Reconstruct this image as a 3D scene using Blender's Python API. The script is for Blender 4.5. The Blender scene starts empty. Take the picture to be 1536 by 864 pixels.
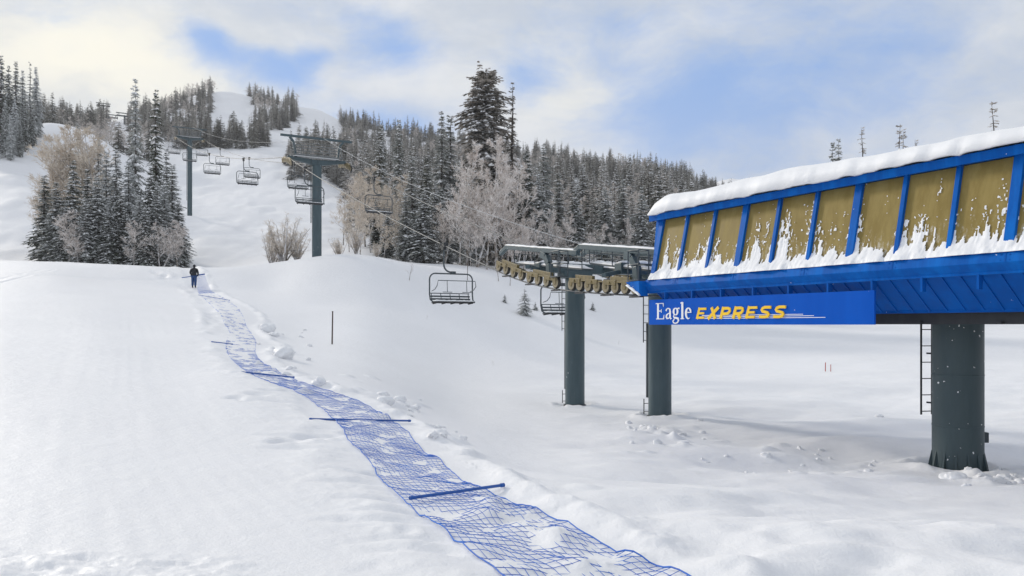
import bpy, bmesh, math, random
import numpy as np
from mathutils import Vector, Matrix, Quaternion

# ------------------------------------------------------------------ basics
F, CX, HY = 1183.0, 768.0, 487.0          # focal length and horizon used to survey the photo
rng = random.Random(7)
nrng = np.random.default_rng(11)
scene = bpy.context.scene
COL = scene.collection

def link(o):
    COL.objects.link(o); return o

class MB:
    """collects shapes into ONE mesh"""
    def __init__(s): s.v = []; s.f = []; s.m = []
    def add(s, vs, fs, mi=0):
        b = len(s.v); s.v.extend([tuple(p) for p in vs])
        s.f.extend([tuple(i + b for i in f) for f in fs]); s.m.extend([mi] * len(fs))
    def hexa(s, p, mi=0):      # 8 points: bottom 4 ccw, top 4 ccw
        s.add(p, [(0,3,2,1),(4,5,6,7),(0,1,5,4),(1,2,6,5),(2,3,7,6),(3,0,4,7)], mi)
    def obox(s, c, ax, ay, az, mi=0):   # centre and half axes
        c, ax, ay, az = Vector(c), Vector(ax), Vector(ay), Vector(az)
        s.hexa([c-ax-ay-az, c+ax-ay-az, c+ax+ay-az, c-ax+ay-az, c-ax-ay+az, c+ax-ay+az, c+ax+ay+az, c-ax+ay+az], mi)
    def bar(s, p0, p1, w, h, up=(0,0,1), mi=0):
        p0, p1 = Vector(p0), Vector(p1); d = (p1-p0); l = d.length; d.normalize()
        up = Vector(up)
        if abs(d.dot(up)) > .98: up = Vector((1,0,0))
        sx = d.cross(up).normalized(); sz = sx.cross(d).normalized()
        s.obox((p0+p1)/2, d*l/2, sx*w/2, sz*h/2, mi)
    def tube(s, pts, r, n=8, caps=True, mi=0, closed=False):
        pts = [Vector(p) for p in pts]; k = len(pts)
        rs = r if isinstance(r, (list, tuple)) else [r]*k
        rings = []; prev = None
        for i, p in enumerate(pts):
            if closed: d = pts[(i+1) % k]-pts[i-1]
            else: d = pts[min(i+1, k-1)]-pts[max(i-1, 0)]
            d.normalize()
            if prev is None:
                a = Vector((0,0,1)) if abs(d.z) < .9 else Vector((1,0,0))
                x = d.cross(a).normalized()
            else:
                x = (prev - d*prev.dot(d)).normalized()
            prev = x; y = d.cross(x)
            rings.append([p + x*math.cos(2*math.pi*j/n)*rs[i] + y*math.sin(2*math.pi*j/n)*rs[i] for j in range(n)])
        vs = [q for rg in rings for q in rg]; fs = []
        for i in range(k if closed else k-1):
            i2 = (i+1) % k
            for j in range(n):
                fs.append((i*n+j, i*n+(j+1) % n, i2*n+(j+1) % n, i2*n+j))
        if caps and not closed:
            fs.append(tuple(range(n-1, -1, -1))); fs.append(tuple((k-1)*n+j for j in range(n)))
        s.add(vs, fs, mi)
    def cyl(s, p0, p1, r0, r1=None, n=24, mi=0):
        s.tube([p0, p1], [r0, r0 if r1 is None else r1], n, True, mi)
    def lathe(s, c, axis, prof, n=20, mi=0):   # prof: (offset along axis, radius)
        c, a = Vector(c), Vector(axis).normalized()
        t = Vector((0,0,1)) if abs(a.z) < .9 else Vector((1,0,0))
        x = a.cross(t).normalized(); y = a.cross(x)
        vs = []; fs = []
        for o, r in prof:
            for j in range(n):
                th = 2*math.pi*j/n
                vs.append(c + a*o + x*math.cos(th)*r + y*math.sin(th)*r)
        for i in range(len(prof)-1):
            for j in range(n):
                fs.append((i*n+j, i*n+(j+1) % n, (i+1)*n+(j+1) % n, (i+1)*n+j))
        fs.append(tuple(range(n-1, -1, -1))); fs.append(tuple((len(prof)-1)*n+j for j in range(n)))
        s.add(vs, fs, mi)
    def mesh(s, name, mats, smooth=False):
        me = bpy.data.meshes.new(name); me.from_pydata(s.v, [], s.f)
        for m in (mats if isinstance(mats, (list, tuple)) else [mats]): me.materials.append(m)
        if any(s.m): me.polygons.foreach_set('material_index', s.m)
        if smooth: me.polygons.foreach_set('use_smooth', [True]*len(me.polygons))
        me.update(); return me
    def build(s, name, mats, parent=None, smooth=False, bevel=0, autos=None):
        o = link(bpy.data.objects.new(name, s.mesh(name, mats, smooth)))
        if parent: o.parent = parent
        if bevel:
            b = o.modifiers.new('bevel', 'BEVEL'); b.width = bevel; b.segments = 2; b.limit_method = 'ANGLE'
        if autos:
            me = o.data
            me.polygons.foreach_set('use_smooth', [True]*len(me.polygons))
            try: me.set_sharp_from_angle(angle=math.radians(autos))
            except Exception: pass
        return o

def tag(o, label=None, cat=None, group=None, kind=None):
    if label: o['label'] = label
    if cat: o['category'] = cat
    if group: o['group'] = group
    if kind: o['kind'] = kind
    return o
def empty(name, loc, label, cat, group=None, rz=0):
    o = link(bpy.data.objects.new(name, None)); o.location = loc; o.rotation_euler = (0,0,rz)
    o.empty_display_size = .3
    return tag(o, label, cat, group)
def copy_tree(o, parent=None):
    c = o.copy(); COL.objects.link(c)
    if parent is not None: c.parent = parent
    for ch in list(o.children): copy_tree(ch, c)
    return c

# ------------------------------------------------------------------ materials
def mat(name, base, rough=.6, metal=0, spec=.5):
    m = bpy.data.materials.new(name); m.use_nodes = True
    b = m.node_tree.nodes['Principled BSDF']
    b.inputs['Base Color'].default_value = (*base, 1); b.inputs['Roughness'].default_value = rough
    b.inputs['Metallic'].default_value = metal
    b.inputs['Specular IOR Level'].default_value = spec
    return m
class NT:
    def __init__(s, t): s.t = t
    def n(s, ty, **kw):
        q = s.t.nodes.new(ty)
        for k, v in kw.items(): setattr(q, k, v)
        return q
    def l(s, a, b): s.t.links.new(a, b)
    def math(s, op, a, b=None, c=None):
        q = s.n('ShaderNodeMath', operation=op)
        for i, v in enumerate((a, b, c)):
            if v is None: continue
            if isinstance(v, (int, float)): q.inputs[i].default_value = v
            else: s.l(v, q.inputs[i])
        return q.outputs[0]
    def mix(s, fac, a, b):
        q = s.n('ShaderNodeMix', data_type='RGBA')
        for i, v in ((0, fac), (6, a), (7, b)):
            if isinstance(v, tuple): q.inputs[i].default_value = (*v, 1) if len(v) == 3 else v
            elif isinstance(v, (int, float)): q.inputs[i].default_value = v
            else: s.l(v, q.inputs[i])
        return q.outputs[2]
    def noise(s, vec, scale, detail=4, rough=.55):
        q = s.n('ShaderNodeTexNoise'); q.inputs['Scale'].default_value = scale
        q.inputs['Detail'].default_value = detail; q.inputs['Roughness'].default_value = rough
        if vec is not None: s.l(vec, q.inputs['Vector'])
        return q.outputs['Fac']
    def ramp(s, x, lo, hi, a=0., b=1.):
        q = s.n('ShaderNodeMapRange', interpolation_type='SMOOTHSTEP')
        s.l(x, q.inputs[0])
        for i, v in zip((1,2,3,4), (lo, hi, a, b)): q.inputs[i].default_value = v
        return q.outputs[0]
def scaled(nt, vec, sc):
    q = nt.n('ShaderNodeVectorMath', operation='MULTIPLY'); nt.l(vec, q.inputs[0]); q.inputs[1].default_value = sc
    return q.outputs[0]
def painted(name, c1, c2, rough=.5, scale=1.5, specks=0., streak=True, bump=0.):
    """paint with weathering; specks = share of small snow grains stuck to it"""
    m = mat(name, c1, rough); t = NT(m.node_tree); b = t.t.nodes['Principled BSDF']
    co = t.n('ShaderNodeTexCoord').outputs['Object']
    f = t.noise(scaled(t, co, (scale*2, scale*2, scale*.35)) if streak else scaled(t, co, (scale,)*3), 1.6, 5, .65)
    col = t.mix(t.ramp(f, .35, .7), c1, c2)
    if specks:
        g = t.noise(co, 9, 2, .5); g2 = t.noise(co, 1.1, 2)
        col = t.mix(t.ramp(t.math('ADD', g, t.math('MULTIPLY', g2, .25)), .93-specks, .96-specks), col, (.85,.86,.88))
    t.l(col, b.inputs['Base Color'])
    r = t.ramp(f, .3, .75, rough-.08, rough+.14); t.l(r, b.inputs['Roughness'])
    if bump:
        bp = t.n('ShaderNodeBump'); bp.inputs['Strength'].default_value = bump; bp.inputs['Distance'].default_value = .01
        t.l(t.noise(co, 6, 3), bp.inputs['Height']); t.l(bp.outputs[0], b.inputs['Normal'])
    return m
def snow_mat(name, base, bump=.35, fine=True, gscale=1.):
    m = mat(name, base, .55, spec=.3); t = NT(m.node_tree); b = t.t.nodes['Principled BSDF']
    co = t.n('ShaderNodeTexCoord').outputs['Object']
    f = t.noise(co, .12*gscale, 5, .6)
    t.l(t.mix(t.ramp(f, .3, .75), tuple(c*.965 for c in base), tuple(min(.94, c*1.015) for c in base)), b.inputs['Base Color'])
    h = t.math('ADD', t.math('MULTIPLY', t.noise(co, 2.2*gscale, 7, .66), .075), t.math('MULTIPLY', t.noise(co, 30*gscale, 4, .75), .013))
    bp = t.n('ShaderNodeBump'); bp.inputs['Strength'].default_value = bump; bp.inputs['Distance'].default_value = 1.
    t.l(h, bp.inputs['Height']); t.l(bp.outputs[0], b.inputs['Normal'])
    return m

M = {}
M['snow'] = snow_mat('snow_ground', (.862,.862,.876), .5)
M['snowcap'] = snow_mat('snow_cap', (.88,.885,.90), .3, gscale=1.6)
M['steel'] = painted('green_grey_steel', (.042,.074,.088), (.062,.098,.112), .5, specks=.05)
M['steel_near'] = painted('green_grey_steel_near', (.036,.062,.072), (.052,.080,.090), .55, specks=.1)
M['steel_far'] = painted('dark_steel', (.045,.060,.070), (.07,.085,.095), .55)
M['dark'] = painted('black_steel', (.018,.02,.024), (.035,.038,.042), .6)
M['galv'] = painted('galvanised_steel', (.14,.16,.165), (.22,.23,.235), .5)
M['blue'] = painted('blue_paint', (.001,.092,.40), (.003,.150,.56), .5, scale=.8, specks=.03)
M['blue_dark'] = painted('blue_paint_skirt', (.001,.080,.36), (.002,.105,.44), .55, scale=.8, specks=.03)
M['olive'] = painted('olive_panel', (.25,.185,.060), (.32,.245,.088), .45, scale=1.2)
def frost_panes(m):
    t = NT(m.node_tree); b = t.t.nodes['Principled BSDF']; old = b.inputs['Base Color'].links[0].from_socket
    co = t.n('ShaderNodeTexCoord').outputs['Object']; sp = t.n('ShaderNodeSeparateXYZ'); t.l(co, sp.inputs[0])
    st_ = t.noise(scaled(t, co, (5,5,1.1)), 1.6, 6, .7); gr = t.noise(co, 14, 4, .7)
    v = t.math('ADD', t.math('ADD', t.math('MULTIPLY', st_, 1.1), t.math('MULTIPLY', gr, .5)), t.math('MULTIPLY', t.math('SUBTRACT', sp.outputs[2], 1.9), -.30))
    t.l(t.mix(t.ramp(v, .80, 1.12, 0, .72), old, (.74,.72,.66)), b.inputs['Base Color'])
frost_panes(M['olive'])
M['sign'] = painted('sign_blue', (.001,.088,.49), (.001,.102,.54), .5, scale=.4, specks=.02)
for k_ in ('blue', 'blue_dark', 'sign', 'olive'): M[k_].node_tree.nodes['Principled BSDF'].inputs['Specular IOR Level'].default_value = .08
M['white'] = painted('white_letter', (.86,.86,.86), (.9,.9,.9), .5)
M['yellow'] = painted('yellow_letter', (.95,.58,.012), (.98,.62,.02), .5)
M['gold'] = painted('olive_sheave_beam', (.13,.098,.034), (.22,.165,.064), .5, scale=3)
M['rubber'] = painted('dark_tyre', (.03,.03,.028), (.06,.055,.05), .8)
M['wheel'] = painted('tan_wheel', (.20,.165,.10), (.31,.26,.17), .6, scale=4)
M['rope'] = painted('wire_rope', (.06,.065,.07), (.12,.125,.13), .5)
M['ropefrost'] = painted('frosted_wire', (.30,.32,.34), (.45,.46,.48), .6)
M['net'] = painted('blue_net', (.004,.105,.52), (.015,.17,.64), .6, scale=2, streak=False)
M['netpole'] = painted('blue_pole', (.008,.075,.33), (.015,.11,.42), .4, scale=5)
M['wood'] = painted('weathered_stake', (.06,.04,.035), (.10,.07,.06), .8)
M['red'] = painted('red_stake', (.40,.05,.035), (.5,.09,.06), .7)
M['jacket'] = painted('black_jacket', (.014,.015,.02), (.028,.03,.036), .85, scale=6, streak=False)
M['trousers'] = painted('blue_trousers', (.015,.05,.15), (.03,.08,.22), .85, scale=6, streak=False)
M['skin'] = mat('skin', (.5,.3,.22), .6)

def bark_mat(name, a, b_, frost):
    m = mat(name, a, .9, spec=.2); t = NT(m.node_tree); b = t.t.nodes['Principled BSDF']
    co = t.n('ShaderNodeTexCoord').outputs['Object']
    c = t.mix(t.noise(scaled(t, co, (6,6,1.2)), 2, 4), a, b_)
    c = t.mix(t.ramp(t.noise(co, 1.3, 4), .62-frost*.5, .78-frost*.3), c, (.66,.65,.66))
    t.l(c, b.inputs['Base Color']); return m
def needle_mat(name, a, b_, frostcol, frost):
    """needles with rime that clings in clumps, more of it on faces that look upward"""
    m = mat(name, a, .8, spec=.2); t = NT(m.node_tree); b = t.t.nodes['Principled BSDF']
    co = t.n('ShaderNodeTexCoord').outputs['Object']
    oi = t.n('ShaderNodeObjectInfo').outputs['Random']
    c = t.mix(t.noise(co, .9, 3), a, b_)
    c = t.mix(t.math('MULTIPLY', oi, .35), c, (.06,.05,.032))
    nz = t.n('ShaderNodeSeparateXYZ'); t.l(t.n('ShaderNodeNewGeometry').outputs['Normal'], nz.inputs[0])
    up = t.math('ABSOLUTE', nz.outputs[2])
    fr = t.math('ADD', t.noise(co, 1.6, 5, .7), t.math('MULTIPLY', up, .10))
    fr = t.math('ADD', fr, t.math('MULTIPLY', t.math('SUBTRACT', oi, .5), .20))
    c = t.mix(t.math('MULTIPLY', t.ramp(fr, .70-frost*.4, .86-frost*.3), .9), c, frostcol)
    t.l(c, b.inputs['Base Color']); return m
M['bark'] = bark_mat('conifer_bark', (.05,.04,.034), (.10,.085,.075), .15)
M['aspenbark'] = bark_mat('aspen_bark', (.20,.17,.14), (.32,.28,.24), .5)
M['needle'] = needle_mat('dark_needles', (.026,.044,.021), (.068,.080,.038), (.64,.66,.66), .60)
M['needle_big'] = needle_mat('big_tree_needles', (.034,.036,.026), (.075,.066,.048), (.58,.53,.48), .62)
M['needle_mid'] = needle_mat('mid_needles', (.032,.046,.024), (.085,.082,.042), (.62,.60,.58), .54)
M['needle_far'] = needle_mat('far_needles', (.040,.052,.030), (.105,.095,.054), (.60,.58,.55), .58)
def twig_mat(name, a, b_, c_):
    m = mat(name, a, .85, spec=.2); t = NT(m.node_tree); b = t.t.nodes['Principled BSDF']
    co = t.n('ShaderNodeTexCoord').outputs['Object']
    oi = t.n('ShaderNodeObjectInfo').outputs['Random']
    c = t.mix(t.ramp(t.noise(co, 1.1, 5, .7), .36, .64), a, b_)
    c = t.mix(t.math('MULTIPLY', oi, .5), c, c_)
    t.l(c, b.inputs['Base Color']); return m
M['twig'] = twig_mat('frosted_twigs', (.54,.47,.42), (.92,.89,.87), (.74,.68,.64))
M['twig_tan'] = twig_mat('tan_twigs', (.58,.51,.435), (.84,.77,.68), (.70,.63,.55))
M['twig_far'] = twig_mat('far_twigs', (.42,.37,.33), (.76,.71,.67), (.58,.53,.49))

# ------------------------------------------------------------------ terrain
def Y(D, y): return (D, (HY-y)/F*D)
# survey columns: photo x -> (distance, height relative to the eye)
CT = {
 -600: [(3,-1.7),(8,-1.6),(20,-.7),(40,1.6),(72,6.4),(88,7.2),(100,9.5),(150,29),(200,48),(260,66),(330,85),(430,112),(520,122),(700,118)],
 0:    [(3,-1.7),(8,-1.68),(20,-.9),(40,1.2),(60,4.0),Y(72,388),(79,6.1),(95,7.6),(120,15),(150,26.5),(190,43.2),(240,58),(320,82),Y(420,188),(500,112),(700,112)],
 60:   [(3,-1.7),(8,-1.69),(20,-1.0),(40,1.1),(60,4.0),Y(72,390),(79,5.9),(95,7.2),(120,14),(150,24.5),(185,39),Y(218,179),(240,58.5),(320,80),Y(420,190),(500,112),(700,112)],
 150:  [(3,-1.7),(9,-1.72),(20,-1.1),(40,.9),(60,3.4),Y(71,394),(79,5.5),(95,7.0),(120,12.5),(150,21),(190,37),Y(230,201),(255,57.5),Y(350,196),Y(430,183),(520,120),(700,115)],
 215:  [(3,-1.7),(9,-1.74),(20,-1.2),(40,.6),(60,3.1),Y(70,396.5),(78,5.2),(95,7.2),(120,12),(150,19.5),(190,31),(240,47),(300,66),(350,84),Y(430,180),Y(480,176),(560,122),(700,115)],
 285:  [(3,-1.7),(9,-1.76),(20,-1.3),(40,.4),(60,2.7),Y(70,397.5),(77,5.1),(95,7.6),(120,12.8),Y(158,328),Y(220,283),Y(300,236),Y(345,216),Y(400,190),Y(470,160),Y(520,143),(600,150),(750,140)],
 340:  [(3,-1.7),(9,-1.76),(20,-1.3),(40,.2),(60,2.7),Y(70,397.5),(77,5.2),(95,7.6),(120,13),(158,21.2),Y(220,280),Y(300,232),Y(345,216),Y(400,190),Y(470,157),Y(520,137),(600,150),(750,140)],
 400:  [(3,-1.7),(9,-1.76),(20,-1.4),(40,-.3),(60,2.3),Y(71,394.5),(78,5.5),(95,8.0),(120,12.8),(158,21.2),Y(220,276),Y(300,228),Y(345,213),Y(400,192),Y(470,172),Y(520,158),(600,140),(750,130)],
 470:  [(3,-1.7),(9,-1.76),(14,-1.76),(22,-1.55),(40,-.9),(55,1.3),Y(70,385.5),(77,6.0),(95,8.6),(120,12.6),(158,21),Y(220,285),Y(300,243),Y(350,222),Y(420,195),Y(480,174),Y(520,164),(600,135),(750,120)],
 535:  [(3,-1.7),(9,-1.77),(14,-1.77),(25,-1.7),(40,-1.1),(55,1.3),Y(70,380),(77,6.5),(95,8.6),(120,12.5),(158,20),Y(220,300),Y(300,262),Y(380,231),Y(450,207),Y(510,192),(600,120),(750,110)],
 600:  [(3,-1.7),(9,-1.8),(14,-1.95),(25,-2.2),(40,-1.9),(55,.5),Y(72,392),(80,6.3),(100,8.4),(130,13),(170,21),Y(250,292),Y(330,256),Y(420,226),Y(500,208),(600,112),(750,100)],
 700:  [(3,-1.7),(9,-1.85),(14,-2.2),(20,-2.65),(28,-3.1),(40,-3.0),(50,-1.9),(65,1.9),Y(84,402),(100,7.6),(130,12),(170,20),Y(250,300),Y(330,262),Y(420,236),Y(490,225),(600,98),(750,90)],
 790:  [(3,-1.7),(9,-1.95),(14,-2.5),(20,-3.0),(28,-3.3),(40,-3.25),(50,-2.5),(65,.4),(84,4.6),(100,7.5),(130,11.5),(170,19),Y(250,306),Y(350,262),Y(430,244),Y(480,238),(600,90),(750,80)],
 858:  [(3,-1.7),(9,-2.0),(14,-2.6),(20,-3.1),(33,-3.42),(42,-3.35),(55,-2.2),(70,.6),(90,4.6),(112,8.6),(140,12.5),(180,20),Y(250,318),Y(350,275),Y(430,254),Y(480,249),(600,84),(750,75)],
 990:  [(3,-1.7),(9,-2.1),(14,-2.75),(20,-3.2),(28.5,-3.35),(45,-3.4),(60,-2.4),(80,.3),(105,5.5),(120,8.5),(140,12),(180,19),Y(260,325),Y(350,288),Y(430,268),Y(480,263),(600,78),(750,70)],
 1090: [(3,-1.7),(9,-2.15),(14,-2.85),(20,-3.3),(30,-3.35),(48,-3.35),(65,-2.3),(90,.2),(120,5),(160,11.5),(220,22),(300,38),(380,55),Y(450,289),(500,72),(600,65),(750,55)],
 1240: [(3,-1.7),(9,-2.2),(14,-2.9),(20,-3.35),(30,-3.35),(50,-3.0),(75,-1.3),(110,1.6),(160,7),(220,14),(300,24),(400,35),(500,42),(750,45)],
 1440: [(3,-1.7),(9,-2.25),(13,-2.9),(16,-3.25),(19,-3.34),(32,-3.3),(50,-2.75),(75,-.9),(110,1.3),(160,5),(220,10),(300,17),(400,25),(500,30),(750,35)],
 1900: [(3,-1.7),(9,-2.3),(13,-2.9),(16,-3.2),(19,-3.3),(32,-3.1),(50,-2.4),(75,-.6),(110,1.6),(160,5),(220,9),(300,15),(400,22),(500,26),(750,30)],
}
def pchip(xs, ys, xq):
    xs, ys = np.array(xs, float), np.array(ys, float); h = np.diff(xs); dl = np.diff(ys)/h
    d = np.zeros_like(xs); d[0], d[-1] = dl[0], dl[-1]
    for i in range(1, len(xs)-1):
        if dl[i-1]*dl[i] > 0:
            w1, w2 = 2*h[i]+h[i-1], h[i]+2*h[i-1]
            d[i] = (w1+w2)/(w1/dl[i-1]+w2/dl[i])
    k = np.clip(np.searchsorted(xs, xq)-1, 0, len(xs)-2); t = np.clip((xq-xs[k])/h[k], 0, 1)
    return ys[k]*(1+2*t)*(1-t)**2 + h[k]*d[k]*t*(1-t)**2 + ys[k+1]*t*t*(3-2*t) - h[k]*d[k+1]*t*t*(1-t)
DG = np.exp(np.linspace(math.log(3), math.log(750), 420)); UG = np.linspace((-600-CX)/F, (1900-CX)/F, 640)
_cols = sorted(CT); _cu = np.array([(x-CX)/F for x in _cols])
_prof = np.array([pchip([a for a, b in CT[x]], [b for a, b in CT[x]], DG) for x in _cols])
TG = np.array([pchip(_cu, _prof[:, j], UG) for j in range(len(DG))]).T
_k = np.exp(-.5*(np.arange(-14, 15)/6.)**2); _k /= _k.sum()
TG = np.apply_along_axis(lambda c: np.convolve(np.pad(c, 14, 'edge'), _k, 'valid'), 0, TG)

def _hash(i, j, s):
    v = np.sin(i*127.1 + j*311.7 + s*74.7)*43758.5453
    return v-np.floor(v)
def vnoise(x, y, s=0):
    i, j = np.floor(x), np.floor(y); fx, fy = x-i, y-j
    fx = fx*fx*fx*(fx*(fx*6-15)+10); fy = fy*fy*fy*(fy*(fy*6-15)+10)
    a, b, c, d = _hash(i, j, s), _hash(i+1, j, s), _hash(i, j+1, s), _hash(i+1, j+1, s)
    return (a*(1-fx)+b*fx)*(1-fy)+(c*(1-fx)+d*fx)*fy - .5
def fbm(x, y, s=0, o=4, g=.5):
    r = 0; a = 1.; f = 1.
    for k in range(o):
        r = r + a*vnoise(x*f+k*13.7, y*f-k*7.1, s+k); a *= g; f *= 2.03
    return r
def base_h(X, Yd):
    X, Yd = np.asarray(X, float), np.asarray(Yd, float)
    r = np.hypot(X, Yd); th = np.arctan2(X, Yd); lim = math.radians(48)
    tc = np.clip(th, -lim, lim)
    u = np.clip(np.tan(tc), UG[0], UG[-1]); D = np.clip(r*np.cos(tc), 3, 750)
    a = (u-UG[0])/(UG[1]-UG[0]); ia = np.clip(a.astype(int), 0, len(UG)-2); fa = a-ia
    b = np.interp(D, DG, np.arange(len(DG))); ib = np.clip(b.astype(int), 0, len(DG)-2); fb = b-ib
    z = (TG[ia, ib]*(1-fa)+TG[ia+1, ib]*fa)*(1-fb)+(TG[ia, ib+1]*(1-fa)+TG[ia+1, ib+1]*fa)*fb
    w = np.clip((np.abs(th)-math.radians(60))/math.radians(50), 0, 1); w = w*w*(3-2*w)
    return z*(1-w) + (-1.7 - .02*np.clip(r, 0, 200))*w
def ray(x, y, hf=None, dmax=700):
    u, v = (x-CX)/F, (HY-y)/F
    D = np.exp(np.linspace(math.log(3.2), math.log(dmax), 5000)); g = (hf or base_h)(u*D, D)-v*D
    k = np.argmax(g >= 0) if (g >= 0).any() else len(D)-1
    return (u*D[k], D[k])

# the net's two edges in the photo, near to far, dropped on the ground
NL = [(790,885),(765,864),(727,836),(687,806),(664,785),(640,770),(611,745),(574,711),(553,681),(530,664),(515,641),(504,630),(486,613),(452,590),(387,564),(360,547),(341,526),(340,508),(345,496),(337,484),(333,474),(322,461),(306,447),(297,437)]
NR = [(1062,885),(1020,862),(984,845),(938,830),(882,802),(813,766),(790,757),(718,725),(690,711),(656,684),(642,677),(598,635),(561,611),(530,596),(452,571),(410,550),(386,533),(383,508),(378,499),(370,488),(365,474),(355,459),(334,446),(318,437)]
nl = np.array([ray(*p) for p in NL]); nr = np.array([ray(*p) for p in NR])
mid = (nl+nr)/2; nlen = np.concatenate([[0], np.cumsum(np.hypot(*np.diff(mid, axis=0).T))])
def smooth_path(P, tq):
    r = np.stack([pchip(nlen, P[:, 0], tq), pchip(nlen, P[:, 1], tq)], 1); return r
TQ = np.linspace(0, nlen[-1], 900); PL, PR = smooth_path(nl, TQ), smooth_path(nr, TQ)
PM = (PL+PR)/2; HW = np.hypot(*(PR-PL).T)/2
def net_dist(X, Yd):
    """signed across-track distance in half widths (left negative) and true distance, for points near the net"""
    sh = X.shape; X = X.ravel(); Yd = Yd.ravel(); out = np.full(X.shape, 99.); hw = np.ones(X.shape)
    sel = np.where((Yd > 3) & (Yd < 70) & (X < 6) & (X > -32))[0]
    dv = np.gradient(PM, axis=0); dv /= np.hypot(*dv.T)[:, None]
    for c in np.array_split(sel, max(1, len(sel)//4000)):
        if not len(c): continue
        dx = X[c, None]-PM[None, ::3, 0]; dy = Yd[c, None]-PM[None, ::3, 1]
        k = np.argmin(dx*dx+dy*dy, 1); ar = np.arange(len(c)); kk = k*3
        sgn = dx[ar, k]*dv[kk, 1]-dy[ar, k]*dv[kk, 0]
        out[c] = sgn; hw[c] = HW[kk]
    return out.reshape(sh), hw.reshape(sh)
# trampled places: photo position, radius in m, depth
PITS = [(385,592,.55),(372,601,.4),(400,586,.45),(425,588,.4),(355,597,.4),(440,660,.5),(462,655,.4),(425,662,.35),(480,652,.35),(410,664,.3),(500,650,.3),(520,645,.3),
        (345,512,.5),(330,512,.4),(355,560,.3),(610,790,.2),(560,700,.25),(650,645,.3),(628,640,.3),(670,655,.25)]
PITS = [(*ray(a, b), r*.5) for a, b, r in PITS]
GROOVES = [(*ray(a, b), l, w) for a, b, l, w in ((560,742,.35,.10),(590,760,.40,.10),(570,775,.45,.12),(610,800,.35,.10),(640,818,.4,.12),(530,700,.4,.12),(520,717,.35,.1),(470,672,.6,.14),(455,655,.7,.15),(385,600,.7,.2))]
TRACKS = []      # faint ski and sled tracks: photo polylines, width, depth
for pl, w_, dp in (([(0,424),(45,412),(82,403)],.16,.06),([(0,418),(40,408),(75,401)],.16,.06),([(205,399),(245,411),(272,424),(291,437),(318,468),(330,500)],.35,.10),([(184,470),(182,560),(176,690),(150,862)],.10,.006),([(196,470),(199,560),(205,690),(215,862)],.10,.006),
                   ([(214,480),(238,590),(285,720),(345,862)],.12,.007),([(120,440),(95,560),(40,720),(0,800)],.12,.008),([(150,430),(140,520),(110,660),(60,862)],.10,.005),([(246,470),(290,580),(365,720),(450,862)],.12,.007)):
    q_ = [ray(*a) for a in pl]
    for a, b in zip(q_, q_[1:]): TRACKS.append((*a, *b, w_, dp))
LUMPS = []   # raised broken snow: x, y, radius, height
for (x0, x1, y0, y1, n, r0, r1) in ((960,1040,640,665,26,.10,.24),(930,1180,655,690,22,.08,.25),(1440,1536,706,734,20,.06,.16),(640,700,645,665,10,.10,.2),
                                    (400,470,500,560,18,.12,.3),(560,640,590,625,14,.12,.35),(450,560,560,590,16,.1,.3),(300,350,465,500,14,.1,.35),(1180,1340,690,705,10,.06,.15),
                                    (700,1000,735,850,26,.04,.12)):
    for k in range(n):
        q = ray(rng.uniform(x0, x1), rng.uniform(y0, y1)); r = max(.2, rng.uniform(r0, r1)); LUMPS.append((*q, r, r*rng.uniform(.12,.3)))
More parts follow.
